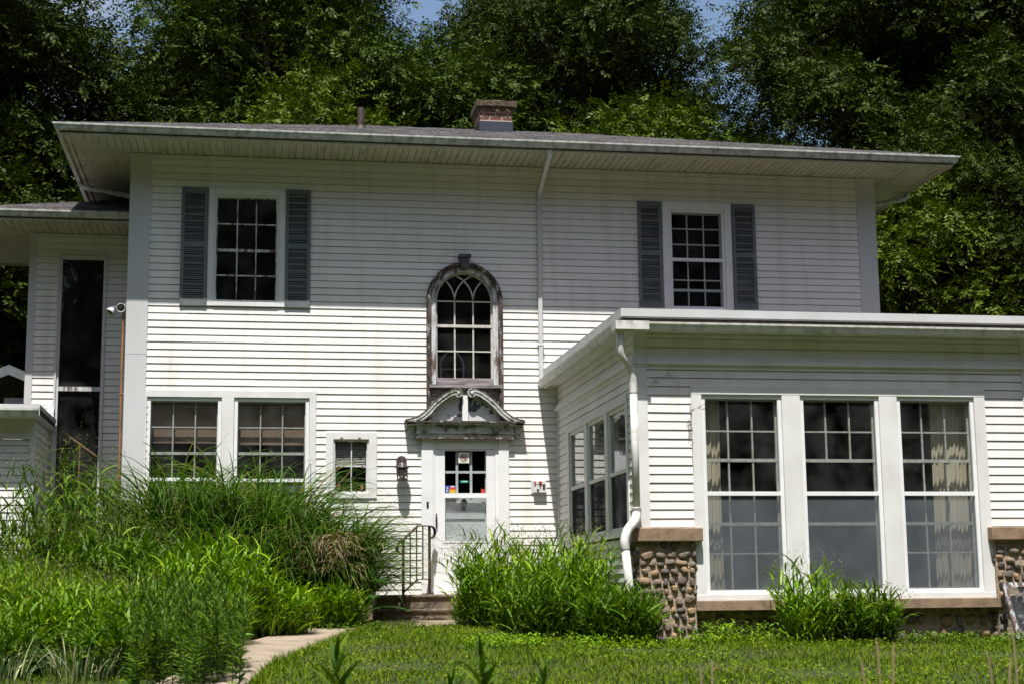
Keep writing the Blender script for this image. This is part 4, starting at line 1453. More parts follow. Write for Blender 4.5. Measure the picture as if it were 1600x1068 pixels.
mb = MB(front)
mb.box(3.962, 3.985, 0.086, 0.094, 1.585, 1.642)
fpart(mb, "red_tab", M['red'], bevel=0.003)
mb = MB(front)
mb.box(4.0, 4.03, 0.086, 0.090, 1.50, 1.535)
fpart(mb, "switch", M['black'])
mb = MB(front)
mb.box(4.085, 4.118, 0.086, 0.092, 1.53, 1.60)
fpart(mb, "keyhole_plate", M['black'])

mb = MB(front)
mb.box(2.418, 2.449, 0.055, 0.066, 1.278, 1.356)
mb.box(2.425, 2.442, 0.066, 0.072, 1.30, 1.325, 1)
solo(mb, "doorbell", [M['black'], M['bronze']], "small black doorbell button on the white pilaster left of the door", "doorbell", bevel=0.002)

# signs and stickers on the door glass
GD = 0.006
sg = MB(front)
sgx, sgz = 2.958, 1.982
sg.box(sgx - 0.078, sgx + 0.078, GD, GD + 0.003, sgz - 0.078, sgz + 0.078)
def disc(mb, cx, cz, r0, r1, d, mi, n=28):
    vs = [(cx + r0 * math.cos(2 * math.pi * k / n), d, cz + r0 * math.sin(2 * math.pi * k / n)) for k in range(n)]
    if r1 is None:
        mb.add(vs, [tuple(range(n))], mi)
    else:
        vs += [(cx + r1 * math.cos(2 * math.pi * k / n), d, cz + r1 * math.sin(2 * math.pi * k / n)) for k in range(n)]
        mb.add(vs, [(k, (k + 1) % n, n + (k + 1) % n, n + k) for k in range(n)], mi)
disc(sg, sgx, sgz, 0.046, None, GD + 0.0036, 2)
disc(sg, sgx, sgz, 0.053, 0.043, GD + 0.0042, 1)
c45 = math.sqrt(0.5)
def bar(mb, x0, z0, x1, z1, t, d, mi):
    l_ = math.hypot(x1 - x0, z1 - z0)
    nx_, nz_ = -(z1 - z0) / l_ * t / 2, (x1 - x0) / l_ * t / 2
    mb.add([(x0 + nx_, d, z0 + nz_), (x1 + nx_, d, z1 + nz_), (x1 - nx_, d, z1 - nz_), (x0 - nx_, d, z0 - nz_)], [(0, 1, 2, 3)], mi)
bar(sg, sgx - 0.030, sgz - 0.004, sgx + 0.026, sgz - 0.004, 0.011, GD + 0.0044, 1)      # cigarette
bar(sg, sgx + 0.026, sgz + 0.006, sgx + 0.032, sgz + 0.024, 0.004, GD + 0.0044, 1)      # smoke
bar(sg, sgx - 0.046 * c45, sgz + 0.046 * c45, sgx + 0.046 * c45, sgz - 0.046 * c45, 0.010, GD + 0.0050, 1)
bar(sg, sgx - 0.062, sgz - 0.068, sgx + 0.062, sgz - 0.068, 0.003, GD + 0.0044, 1)
solo(sg, "no_smoking_sign", [M['sign_white'], M['sign_black'], M['sign_pink']], "square white no smoking sign at the top middle of the door glass", "sign")
mb = MB(front)
mb.box(2.690, 2.748, GD, GD + 0.001, 1.482, 1.588)
for k in range(4):
    mb.box(2.702, 2.736, GD + 0.001, GD + 0.0014, 1.500 + k * 0.020, 1.508 + k * 0.020, 1)
solo(mb, "blue_sticker", [M['blue'], M['sign_white']], "blue sticker in the lower left corner of the door window", "sticker")
mb = MB(front)
mb.box(2.752, 2.838, GD, GD + 0.001, 1.482, 1.530)
mb.box(2.752, 2.838, GD, GD + 0.001, 1.530, 1.560, 1)
mb.box(2.752, 2.838, GD, GD + 0.001, 1.560, 1.588, 2)
mb.box(2.768, 2.822, GD + 0.001, GD + 0.0014, 1.564, 1.580, 3)
solo(mb, "striped_sticker", [M['yellow'], M['red_st'], M['purple'], M['sign_white']], "yellow, red and purple striped sticker beside the blue one on the door", "sticker")
mb = MB(front)
mb.box(2.905, 3.020, GD, GD + 0.001, 1.628, 1.660)
for k in range(5):
    mb.box(2.935 + k * 0.016, 2.945 + k * 0.016, GD + 0.001, GD + 0.0014, 1.638, 1.652, 1)
solo(mb, "teal_sticker", [M['teal'], M['sign_white']], "narrow teal sticker in the middle pane of the door", "sticker")
mb = MB(front)
mb.box(3.205, 3.257, GD, GD + 0.001, 1.482, 1.534)
mb.box(3.205, 3.222, GD, GD + 0.001, 1.534, 1.545)
solo(mb, "red_sticker", M['red_st'], "small red sticker in the lower right corner of the door window", "sticker")

# iron handrail on the steps
hr = thing("handrail", "rusty brown iron handrail with curled ends beside the concrete steps", "handrail", (2.0, -1.0, -0.31))
hloc = Vector((2.0, -1.0, -0.31))
def hpart(mb, name, m=M['rust'], **k):
    o = mb.build(name, m, None, **k)
    o.parent = hr
    o.matrix_parent_inverse = Matrix.Translation(-hloc)
    return o
side = (0.7, -0.43, 0)
mb = MB()
mb.rail(curve([(2.464, -0.244, 0.835), (2.505, -0.178, 0.862), (2.528, -0.14, 0.925), (2.503, -0.181, 0.982), (2.443, -0.279, 1.0), (2.26, -0.577, 0.992), (2.195, -0.682, 0.955), (1.998, -1.003, 0.79), (1.922, -1.126, 0.727), (1.897, -1.167, 0.667), (1.922, -1.126, 0.615), (1.978, -1.036, 0.590)], 6), 0.04, 0.014, side)
hpart(mb, "top_rail")
mb = MB()
mb.rail([(2.441, -0.282, 0.27), (2.237, -0.614, 0.267), (2.014, -0.977, 0.099)], 0.028, 0.014, side)
hpart(mb, "bottom_rail")
for (x_, y_), z0_, z1_, r_ in (((2.0, -1.0), -0.34, 0.79, 0.018), ((2.431, -0.299), 0.05, 0.995, 0.018)):
    mb = MB()
    mb.box(x_ - r_, x_ + r_, y_ - r_, y_ + r_, z0_, z1_)
    hpart(mb, "post", bevel=0.002)
for x_, y_, z0_, z1_ in ((2.111, -0.819, 0.172, 0.885), (2.216, -0.648, 0.252, 0.972), (2.319, -0.48, 0.268, 0.995)):
    mb = MB()
    mb.box(x_ - 0.009, x_ + 0.009, y_ - 0.009, y_ + 0.009, z0_, z1_)
    hpart(mb, "baluster")

# twin floodlight on the left corner
fl = thing("floodlight", "white twin floodlight on the left corner board above a copper conduit", "floodlight", (-1.80, 0.08, 4.05))
floc = Vector((-1.80, 0.08, 4.05))
def flpart(mb, name, m, **k):
    o = mb.build(name, m, None, **k)
    o.parent = fl
    o.matrix_parent_inverse = Matrix.Translation(-floc)
    return o
def cone(mb, c, d, prof, seg=18, mi=0):
    d = Vector(d).normalized()
    a = d.orthogonal().normalized()
    b = d.cross(a)
    vs, fs = [], []
    for r_, h_ in prof:
        for k in range(seg):
            t = 2 * math.pi * k / seg
            vs.append(Vector(c) + d * h_ + (a * math.cos(t) + b * math.sin(t)) * r_)
    for i in range(len(prof) - 1):
        for k in range(seg):
            fs.append((i * seg + k, i * seg + (k + 1) % seg, (i + 1) * seg + (k + 1) % seg, (i + 1) * seg + k))
    mb.add(vs, fs, mi)
mb = MB()
cone(mb, (-1.79, 0.06, 4.09), (-1, 0, 0), [(0.0, 0.0), (0.05, 0.0), (0.05, 0.035), (0.02, 0.045), (0.0, 0.045)])
mb.tube([(-1.83, 0.06, 4.09), (-1.88, 0.03, 4.085)], 0.018, 8)
mb.tube([(-1.83, 0.06, 4.09), (-1.95, 0.07, 4.07)], 0.016, 8)
flpart(mb, "bracket", M['plastic'], smooth=True)
for c_, d_ in (((-1.875, 0.04, 4.065), (0.15, -1.0, -0.25)), ((-1.985, 0.06, 4.045), (-0.55, -0.35, -0.8))):
    mb = MB()
    cone(mb, c_, d_, [(0.0, -0.06), (0.03, -0.055), (0.04, -0.01), (0.06, 0.05), (0.064, 0.07), (0.056, 0.07), (0.05, 0.055), (0.0, 0.05)])
    flpart(mb, "lamp_head", M['plastic'], smooth=True)
    mb = MB()
    d_ = Vector(d_).normalized()
    cone(mb, Vector(c_) + d_ * 0.058, d_, [(0.054, 0.0), (0.03, 0.008), (0.0, 0.012)])
    flpart(mb, "lens", M['bronze'], smooth=True)
mb = MB()
mb.tube([(-1.835, 0.05, 4.02), (-1.836, 0.05, 3.3), (-1.83, 0.05, 2.2), (-1.825, 0.05, 0.6)], 0.015, 8)
for z in (3.93, 2.85, 1.7):
    mb.box(-1.86, -1.79, 0.03, 0.075, z, z + 0.02)
solo(mb, "copper_pipe", M['copper'], "thin rusty copper pipe running up the left edge of the corner board", "pipe", smooth=False)

# curtains inside the sunroom
def curtain(x0, x1, folds, label, y=PY + 0.22, flare=0.0):
    nU, nV = 96, 24
    V_ = []
    for j in range(nV + 1):
        v_ = j / nV
        for i in range(nU + 1):
            u_ = i / nU
            amp = 0.009 + 0.006 * v_ + 0.004 * math.sin(9 * u_)
            x_ = x0 + (x1 - x0 + flare * v_) * u_ + 0.008 * math.sin(3 * u_ + 4 * v_)
            V_.append((x_, y + amp * math.sin(2 * math.pi * folds * u_ + 0.6 * math.sin(2 * v_)) + 0.01 * math.sin(17 * u_ + v_), 2.36 - 2.33 * v_))
    a = (np.arange(nV)[:, None] * (nU + 1) + np.arange(nU)[None, :]).reshape(-1)
    o = quads_object("curtain", np.array(V_), np.stack([a, a + 1, a + nU + 2, a + nU + 1], 1), M['curtain'], smooth=True)
    return tag(o, label, "curtain", "cream curtains in the sunroom")
curtain(5.03, 5.40, 7, "cream pleated curtain hanging in the left sunroom window")
curtain(8.02, 8.50, 9, "cream pleated curtain hanging in the right sunroom window", flare=-0.04)

# white chair glimpsed through the arched window
chair = thing("chair", "white chair seen through the lower left panes of the arched window", "chair", (2.92, 0.75, 2.73))
cl = Vector((2.92, 0.75, 2.73))
def cpart(mb, name, **k):
    o = mb.build(name, M['plastic'], None, **k)
    o.parent = chair
    o.matrix_parent_inverse = Matrix.Translation(-cl)
cx, cy = 2.92, 0.75
mb = MB(); mb.box(cx - 0.21, cx + 0.21, cy - 0.2, cy + 0.22, 3.16, 3.20); cpart(mb, "seat", bevel=0.01)
mb = MB()
mb.tube(curve([(cx - 0.16, cy + 0.19, 3.2), (cx - 0.17, cy + 0.24, 3.5), (cx - 0.06, cy + 0.26, 3.66), (cx + 0.06, cy + 0.26, 3.66), (cx + 0.17, cy + 0.24, 3.5), (cx + 0.16, cy + 0.19, 3.2)], 6), 0.016, 8)
mb.tube([(cx - 0.165, cy + 0.22, 3.40), (cx + 0.165, cy + 0.22, 3.40)], 0.014, 8)
cpart(mb, "backrest", smooth=True)
for a, b in ((-1, -1), (1, -1), (1, 1), (-1, 1)):
    mb = MB(); mb.tube([(cx + a * 0.17, cy + b * 0.17, 3.16), (cx + a * 0.19, cy + b * 0.19, 2.725)], 0.015, 8); cpart(mb, "leg", smooth=True)

# old sash leaning on the right stone pier
sash = thing("old_window_sash", "weathered old window sash leaning against the right stone pier", "window sash", (8.95, -5.15, -0.5))
sloc = Vector((8.95, -5.15, -0.5))
LT = lambda u, d, z: (8.62 + u - 0.0 * z, -4.82 - 0.30 * (1 - z / 0.66) - d, -0.52 + z)
def spart(mb, name, m, **k):
    o = mb.build(name, m, None, **k)
    o.parent = sash
    o.matrix_parent_inverse = Matrix.Translation(-sloc)
mb = MB(LT); bars(mb, 0.0, 0.75, 0.0, 0.64, 0.05, -0.02, 0.02); spart(mb, "frame", M['weathered'])
mb = MB(LT); mb.box(0.05, 0.70, -0.006, -0.003, 0.05, 0.59); spart(mb, "pane", M['glass_dusty'])

# dead creeper on the sunroom siding
def creeper(segs, label):
    mb = MB()
    for pts in segs:
        mb.tube(curve(pts, 6), 0.0022, 5)
    return solo(mb, "dead_vine", M['vine'], label, "vine", "dead vines on the sunroom")
q = PY - 0.02
def jag(x0, z0, x1, z1, n, j):
    return [(x0 + (x1 - x0) * k / n + random.uniform(-j, j), q - random.uniform(0.0, 0.02), z0 + (z1 - z0) * k / n + random.uniform(-j, j)) for k in range(n + 1)]
creeper([jag(4.50, 2.40, 4.60, 2.50, 4, 0.008), jag(4.60, 2.50, 4.78, 2.53, 4, 0.01), jag(4.70, 2.52, 4.76, 2.62, 3, 0.006), jag(4.55, 2.46, 4.62, 2.44, 3, 0.008), jag(4.83, 2.46, 4.85, 2.36, 3, 0.006)], "thin dead vine across the siding under the sunroom cornice")
creeper([jag(4.975, 2.22, 4.985, 1.72, 12, 0.018), jag(4.97, 2.15, 4.975, 1.80, 9, 0.022), jag(4.98, 2.0, 4.965, 1.86, 6, 0.03), jag(4.95, 2.02, 4.97, 1.78, 8, 0.025), jag(4.99, 1.75, 4.988, 1.40, 8, 0.006), jag(4.98, 2.12, 5.16, 2.2, 5, 0.006)], "dark tangled dead vine beside the left sunroom window trim")

# small gabled shed beyond the low addition
shd = thing("shed", "small open grey gabled shed beyond the low addition", "shed", (-4.45, 7, 0.0))
shl = Vector((-4.45, 7, 0.0))
def shpart(mb, name, m, **k):
    o = mb.build(name, m, None, **k)
    o.parent = shd
    o.matrix_parent_inverse = Matrix.Translation(-shl)
mb = MB()
mb.prism([(-5.75, 3.60), (-4.35, 4.20), (-2.95, 3.60), (-2.95, 3.47), (-4.35, 4.07), (-5.75, 3.47)], 1, 6.7, 9.0)
shpart(mb, "roof", M['shingle'])
mb = MB()
mb.prism([(-5.78, 3.60), (-4.35, 4.215), (-2.92, 3.60), (-2.92, 3.44), (-4.35, 4.04), (-5.78, 3.44)], 1, 6.65, 6.70)
shpart(mb, "barge_board", M['shutter'])
mb = MB()
mb.box(-5.5, -3.2, 8.8, 8.9, 0.0, 3.6)
mb.box(-5.55, -5.45, 7.0, 8.8, 0.0, 3.55)
mb.box(-3.25, -3.15, 7.0, 8.8, 0.0, 3.55)
shpart(mb, "wall", M['black'])
mb = MB()
mb.box(-4.45, -4.10, 6.9, 7.1, 0.0, 3.65)
shpart(mb, "post", M['corner'])

# ------------------------------------------------------------------ trees
def rot_to(n, r):
    return r

def crown_mesh(name, m, H, hb, R, nclump, per, seed, leaf=0.095, squash=0.55, gap=0.0, droop=0.35):
    """leaf sprays gathered into boughs round the limbs of one tree; returns an object with base at origin"""
    r = np.random.default_rng(seed)
    cs, ss = [], []
    k = 0
    while len(cs) < nclump and k < 20000:
        k += 1
        t = r.random()
        z = hb + (H - hb) * t
        env = R * (0.55 + 0.45 * min(1, t / 0.25)) * (1 - max(0, (t - 0.45) / 0.55) ** 2.2 * 0.85)
        a = r.random() * 2 * math.pi
        q = env * math.sqrt(r.uniform(0.12, 1.0))
        s = r.uniform(0.6, 1.35) * (0.75 + 0.13 * R)
        c = np.array([q * math.cos(a), q * math.sin(a), z])
        if cs and np.min(np.linalg.norm((np.array(cs) - c) * [1, 1, 1.3], axis=1)) < s * 0.66:
            continue
        cs.append(c)
        ss.append(s)
    cs = np.array(cs)
    ss = np.array(ss)
    cnt = (per * ss ** 2).astype(int) + 4
    ci = np.repeat(np.arange(len(cs)), cnt)
    n = len(ci)
    d = nz(r.normal(size=(n, 3)) + np.array([0, 0, 0.45]))
    rho = r.random(n) ** 0.45
    lump = 1 + 0.28 * np.sin(d[:, 0] * 5 + ci * 1.7) * np.sin(d[:, 1] * 5 + ci * 2.3) + 0.15 * np.sin(d[:, 2] * 7 + ci)
    off = d * (rho * ss[ci] * lump)[:, None]
    off[:, 2] *= squash
    out_c = cs[ci] * [1, 1, 0]
    P = cs[ci] + off
    P[:, 2] -= droop * np.linalg.norm(off[:, :2], axis=1) ** 2 / (ss[ci] + 0.3)
    ax = nz(off * [1, 1, 0.5] / (ss[ci][:, None]) + 0.35 * nz(out_c + 1e-6) + r.normal(size=(n, 3)) * 0.55 + np.array([0, 0, -0.28]))
    up = nz(np.array([0, 0, 1.0]) + r.normal(size=(n, 3)) * 0.45)
    sd = nz(np.cross(ax, up))
    nm = np.cross(sd, ax)
    L_ = r.uniform(0.22, 0.36, n) * leaf / 0.095
    B, D, N, LL, WW = [], [], [], [], []
    for j in range(4):
        f = 0.2 + 0.8 * j / 4
        for sg in (-1, 1):
            B.append(P + ax * (L_ * f)[:, None])
            D.append(nz(sd * sg + ax * 0.55 + r.normal(size=(n, 3)) * 0.22 + np.array([0, 0, -0.2])))
            N.append(nz(nm + r.normal(size=(n, 3)) * 0.3))
            LL.append(leaf * r.uniform(0.8, 1.25, n) * (1 - 0.25 * abs(f - 0.55)))
            WW.append(leaf * 0.42 * r.uniform(0.8, 1.2, n))
    B.append(P + ax * L_[:, None]); D.append(ax); N.append(nm); LL.append(leaf * r.uniform(0.9, 1.3, n)); WW.append(np.full(n, leaf * 0.45))
    V_, Q_ = leaflets(np.concatenate(B), np.concatenate(D), np.concatenate(N), np.concatenate(LL), np.concatenate(WW))
    o = quads_object(name, V_, Q_, m)
    return o, cs

def trunk_mesh(name, H, hb, R, cs, seed, r0):
    r = random.Random(seed)
    mb = MB()
    n = 9
    lean = (r.uniform(-0.4, 0.4), r.uniform(-0.4, 0.4))
    spine = []
    for k in range(n + 1):
        t = k / n
        spine.append(Vector((lean[0] * t + 0.12 * math.sin(3 * t + seed), lean[1] * t + 0.12 * math.cos(4 * t + seed), -0.8 + (H * 0.93 + 0.8) * t)))
    mb.tube(spine, [r0 * (1.25 if k == 0 else 1) * (1 - 0.9 * k / n) + 0.015 for k in range(n + 1)], 9)
    idx = list(range(len(cs)))
    r.shuffle(idx)
    for i in idx[:int(len(cs) * 0.6)]:
        c = Vector(cs[i])
        z = max(hb * 0.6, c.z - math.hypot(c.x, c.y) * r.uniform(0.5, 0.9) - 0.3)
        k = min(n - 1, max(0, int((z + 0.8) / (H * 0.93 + 0.8) * n)))
        s = spine[k] + (spine[k + 1] - spine[k]) * 0.5
        m_ = (s + c) / 2 + Vector((r.uniform(-0.25, 0.25), r.uniform(-0.25, 0.25), 0.25))
        rr = 0.03 + 0.055 * r0 / 0.25 * (1 - c.z / H)
        mb.tube([s, m_, c, c + (c - m_) * 0.3], [rr * 1.3, rr, rr * 0.5, 0.008], 5)
    return mb.build(name, M['bark'], None, smooth=True)

PROTO = {}
def proto(key, m, H, hb, R, ncl, per, seed, r0, **k):
    t = thing("tree", None, None)
    cr_, cs = crown_mesh("crown", M[m], H, hb, R, ncl, per, seed, **k)
    tr_ = trunk_mesh("trunk", H, hb, R, cs, seed, r0)
    cr_.parent = t
    tr_.parent = t
    PROTO[key] = [t, False]
proto('tall', 'leaf_a', 17.5, 2.5, 4.1, 125, 130, 11, 0.26, leaf=0.135)
proto('deep', 'leaf_b', 18.5, 2.0, 4.4, 130, 130, 23, 0.28, droop=0.5, leaf=0.135)
proto('mid', 'leaf_a', 12.0, 1.5, 3.7, 95, 125, 37, 0.19, leaf=0.125)
proto('low', 'leaf_c', 8.5, 0.6, 3.1, 70, 125, 41, 0.14, leaf=0.125)
def tree(key, x, y, s, rz, label, sz=1.0):
    p = PROTO[key]
    if not p[1]:
        t = p[0]
        p[1] = True
    else:
        t = p[0].copy()
        C.objects.link(t)
        for c in p[0].children:
            q_ = c.copy()
            C.objects.link(q_)
            q_.parent = t
    t.location = (x, y, float(g(x, y)) - 0.1)
    t.rotation_euler = (0, 0, rz)
    t.scale = (s, s, s * sz)
    tag(t, label, "tree", "trees behind the house")
    return t
tree('deep', -8.5, 13.0, 1.02, 0.3, "tall dark tree at the left edge of the photo above the wing roof")
tree('tall', 0.2, 15.0, 0.87, 1.1, "tall leafy tree above the left part of the main roof", 1.16)
tree('tall', 0.9, 21.0, 0.95, 2.6, "tall tree behind the vent pipe, farther back than the one above the left roof")
tree('deep', 8.4, 17.0, 0.80, 4.0, "dark tall tree rising just right of the chimney", 1.2)
tree('tall', 8.8, 21.0, 0.88, 5.2, "tall tree behind the middle of the right roof slope")
tree('deep', 16.6, 15.0, 0.97, 0.9, "tall dark tree rising past the right end of the roof")
tree('deep', 19.6, 14.0, 1.0, 2.2, "tall dark tree at the right edge of the photo")
tree('mid', -4.6, 15.5, 1.0, 0.2, "medium tree behind the left corner of the roof")
tree('mid', 4.3, 16.0, 1.02, 1.9, "medium tree directly behind the chimney")
tree('mid', 11.4, 17.5, 0.92, 3.1, "medium tree below the right gap of sky")
tree('low', 14.2, 9.8, 1.0, 1.3, "bright green lower tree beyond the right corner of the house")
tree('deep', 16.6, 10.8, 0.62, 5.0, "bushy tree above the right end of the sunroom roof")
tree('low', -8.2, 15.2, 1.0, 4.2, "small leafy tree beside the left wing")
tree('low', 1.0, 12.5, 1.12, 2.4, "bright lower tree just above the left roof edge", 1.12)
tree('low', 9.0, 13.0, 1.1, 0.6, "bright lower tree above the right half of the roof", 1.1)
tree('tall', -10.5, 22.0, 1.1, 3.3, "distant tall tree behind the left edge tree")
tree('deep', 19.8, 24.0, 1.1, 1.0, "distant dark tree filling the gap at upper right")
tree('mid', -2.6, 24.0, 1.05, 2.1, "distant medium tree low in the left sky gap")
tree('deep', 23.0, 19.0, 1.05, 4.4, "distant dark tree beyond the right edge tree")
tree('tall', 0.6, 27.0, 0.98, 0.5, "distant tall tree filling the woods behind the left roof")
tree('deep', 10.2, 28.0, 1.08, 2.8, "distant dark tree filling the woods behind the right roof")
tree('mid', -10.2, 1.6, 1.0, 0.7, "unseen tree added left of the low addition to shade the wing")  # out-of-view tree added to keep sky light off the wing
tree('deep', -16.0, 17.0, 1.05, 2.8, "distant dark tree left of the left edge tree")

# unseen wood opposite the house, mirrored in panes; arc widened to block low sky
wood = thing("far_wood", None, None)
tag(wood, "unseen wood opposite the house, mirrored in the panes and widened to block low sky", "wood", kind="stuff")
for i in range(26):
    a = rad(175 + 190 * (i // 2) / 12.0 + (7 if i % 2 else 0))
    q_ = 44 + (9 if i % 2 else 0)
    x, y = 4 + q_ * math.cos(a), -6 + q_ * math.sin(a)
    if y > -2 and x < 0: continue
    c = PROTO[('tall', 'deep')[(i // 2 + i) % 2]][0].children[0].copy()
    C.objects.link(c)
    c.name = "crown"
    c.parent = wood
    c.location = (x, y, float(g(x, y)) - 3.0)
    c.rotation_euler = (0, 0, i * 1.3)
    c.scale = (1.8, 1.8, 1.55 + 0.1 * (i % 3))

# ------------------------------------------------------------------ grasses and weeds by the house
def tri(n, r):
    return r.normal(size=n)

def silver_grass(x, y, h, rad_, n, seed, label, dead=0):
    r = np.random.default_rng(seed)
    t = thing("ornamental_grass", label, "ornamental grass", (x, y, float(g(x, y))), "arching grasses below the paired windows")
    n = int(n * 1.35)
    q_ = np.sqrt(r.random(n)) * rad_ * 0.55
    a = r.random(n) * 2 * np.pi
    base = np.stack([q_ * np.cos(a), q_ * np.sin(a), np.zeros(n)], 1)
    az = a + r.normal(size=n) * 0.7
    L_ = h * r.uniform(0.7, 1.12, n)
    # most blades sit along stems: foot height varies
    base[:, 2] = r.random(n) ** 1.3 * h * 0.55
    base[:, :2] *= (1 + base[:, 2:3] * 0.35)
    L_ = np.where(base[:, 2] > 0.1, h * r.uniform(0.4, 0.85, n), L_)
    v, q4 = blades(base, az, r.uniform(0.02, 0.5, n), r.uniform(1.5, 3.0, n), L_, r.uniform(0.013, 0.024, n), 7, r.normal(size=n) * 0.4, 0.3, 0.6)
    o = quads_object("foliage", v, q4, M['reed'])
    o.parent = t
    if dead:
        m_ = dead
        a = r.uniform(-2.6, -0.5, m_)
        base = np.stack([-0.08 + 0.17 * r.normal(size=m_), -0.74 + 0.07 * r.normal(size=m_), 0.62 + 0.46 * r.random(m_)], 1)
        v, q4 = blades(base, a, r.uniform(0.8, 1.4, m_), r.uniform(1.8, 2.9, m_), r.uniform(0.2, 0.5, m_), r.uniform(0.008, 0.015, m_), 5, r.normal(size=m_) * 0.5)
        o = quads_object("dead_blades", v, q4, M['straw'])
        o.parent = t
    return t
silver_grass(-0.95, -1.25, 2.25, 0.95, 1500, 1, "tall arching green grass clump under the left ground floor window")
silver_grass(0.15, -1.30, 2.25, 0.95, 1500, 2, "tall arching green grass clump under the right ground floor window")
silver_grass(1.05, -1.55, 1.65, 0.80, 1300, 3, "arching green grass clump with dead straw beside the steps", dead=420)
silver_grass(-0.3, -2.1, 1.45, 0.90, 900, 4, "shorter green grass clump in front of the window grasses")

def oat_grass(x, y, h, rx, ry, n, seed, label, m='oat', seeds=True, lean=(0, 0), group="broad leaved oat grasses"):
    """stems with broad alternate leaves and nodding seed heads"""
    r = np.random.default_rng(seed)
    n = int(n * 0.85)
    t = thing("oat_grass", label, "grass clump", (x, y, float(g(x, y))), group)
    q_ = np.sqrt(r.random(n))
    a = r.random(n) * 2 * np.pi
    bx, by = q_ * np.cos(a) * rx, q_ * np.sin(a) * ry
    hh = h * r.uniform(0.55, 1.12, n) * (1 - 0.25 * q_ ** 2)
    az = a + r.normal(size=n) * 0.9
    tl = r.uniform(0.05, 0.5, n) * (0.5 + 0.7 * q_)
    gz = g(x + bx, y + by) - float(g(x, y))
    base = np.stack([bx * 0.8, by * 0.8, gz], 1)
    parts = []
    v, q4 = blades(base, az, tl * 0.3, tl * 1.6, hh, np.full(n, 0.006), 4, r.normal(size=n), 0.1, 1.0)
    st = quads_object("stems", v, q4, M['stem'])
    st.parent = t
    sp = v.reshape(n, 5, 2, 3).mean(2)
    K = 8
    for k in range(K):
        f = (k + 0.6 + r.random(n) * 0.5) / (K + 0.6)
        fi = np.clip(f * 4, 0, 3.999)
        i0 = fi.astype(int)
        p = sp[np.arange(n), i0] * (1 - (fi - i0))[:, None] + sp[np.arange(n), i0 + 1] * (fi - i0)[:, None]
        la = az * 0.25 + k * np.pi + r.normal(size=n) * 0.9 + r.random(n) * 1.2
        L_ = r.uniform(0.15, 0.29, n) * (1.15 - 0.35 * abs(f - 0.55))
        parts.append(blades(p, la, np.clip(tl * 0.7 + r.uniform(0.15, 0.7, n), 0, 1.3), np.clip(tl + r.uniform(0.5, 1.7, n), 0, 2.4), L_, r.uniform(0.017, 0.031, n), 3, r.normal(size=n) * 0.4, 0.3, 0.5))
    v, q4 = join_vq(parts)
    o = quads_object("foliage", v, q4, M[m])
    o.parent = t
    if seeds:
        tall = np.where(hh > np.quantile(hh, 0.66))[0]
        tops = sp[tall, 4]
        parts = []
        stems2 = []
        for k in range(9):
            nn = len(tall)
            da = az[tall] + r.normal(size=nn) * 0.8
            rr = 0.02 + 0.022 * k * r.random(nn)
            p = tops + np.stack([np.cos(da) * (rr + 0.02 * k), np.sin(da) * (rr + 0.02 * k), 0.13 - 0.024 * k + 0.02 * r.random(nn)], 1)
            nd = nz(np.stack([np.cos(da) * 0.4, np.sin(da) * 0.4, np.full(nn, -1.0)], 1) + r.normal(size=(nn, 3)) * 0.3)
            parts.append(leaflets(p, nd, nz(r.normal(size=(nn, 3))), r.uniform(0.018, 0.034, nn), r.uniform(0.008, 0.013, nn)))
        v, q4 = join_vq(parts)
        o = quads_object("seed_heads", v, q4, M['seed'])
        o.parent = t
        nn = len(tall)
        v, q4 = blades(tops, az[tall], np.full(nn, 0.3), np.full(nn, 2.2), np.full(nn, 0.26), np.full(nn, 0.003), 5, None, 0.1, 1.0)
        o = quads_object("seed_stalks", v, q4, M['stem'])
        o.parent = t
    return t
oat_grass(3.05, -2.2, 1.15, 0.55, 0.6, 330, 5, "bright broad leaved grass clump with seed heads in front of the door's right side")
oat_grass(3.75, -3.3, 1.2, 0.6, 0.8, 420, 6, "dense broad leaved grass clump below the side windows of the sunroom")
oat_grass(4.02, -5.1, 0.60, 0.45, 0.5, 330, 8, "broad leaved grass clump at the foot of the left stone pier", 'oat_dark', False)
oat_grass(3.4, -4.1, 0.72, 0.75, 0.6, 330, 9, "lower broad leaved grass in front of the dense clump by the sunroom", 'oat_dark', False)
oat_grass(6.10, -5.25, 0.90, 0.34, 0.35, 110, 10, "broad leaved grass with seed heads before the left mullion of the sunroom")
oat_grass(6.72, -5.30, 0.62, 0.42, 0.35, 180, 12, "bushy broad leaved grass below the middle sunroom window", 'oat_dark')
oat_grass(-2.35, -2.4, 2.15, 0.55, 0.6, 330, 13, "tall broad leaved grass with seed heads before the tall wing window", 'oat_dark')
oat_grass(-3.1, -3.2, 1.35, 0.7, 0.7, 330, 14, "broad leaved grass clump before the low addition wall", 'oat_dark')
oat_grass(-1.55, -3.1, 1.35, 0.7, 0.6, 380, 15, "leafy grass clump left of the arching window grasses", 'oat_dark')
oat_grass(-0.45, -4.0, 1.12, 0.68, 0.6, 430, 16, "bright yellow green grass clump in the middle of the left bed", 'oat', False)
oat_grass(0.15, -3.7, 0.62, 0.6, 0.6, 330, 17, "low yellow green grass spilling onto the path", 'oat', False)
oat_grass(-2.3, -5.3, 0.82, 0.7, 0.7, 380, 18, "yellow green grass clump in the left bed front", 'oat')
oat_grass(-2.55, -7.0, 0.98, 0.6, 0.6, 360, 22, "olive green grass with seed heads at the left edge of the bed", 'oat')
oat_grass(-1.65, -7.4, 0.74, 0.65, 0.6, 380, 23, "broad leaved grass in the lower left foreground of the bed", 'oat')
oat_grass(-0.75, -6.6, 0.62, 0.6, 0.6, 380, 24, "broad leaved grass among the dark leafy weeds", 'oat_dark', False)
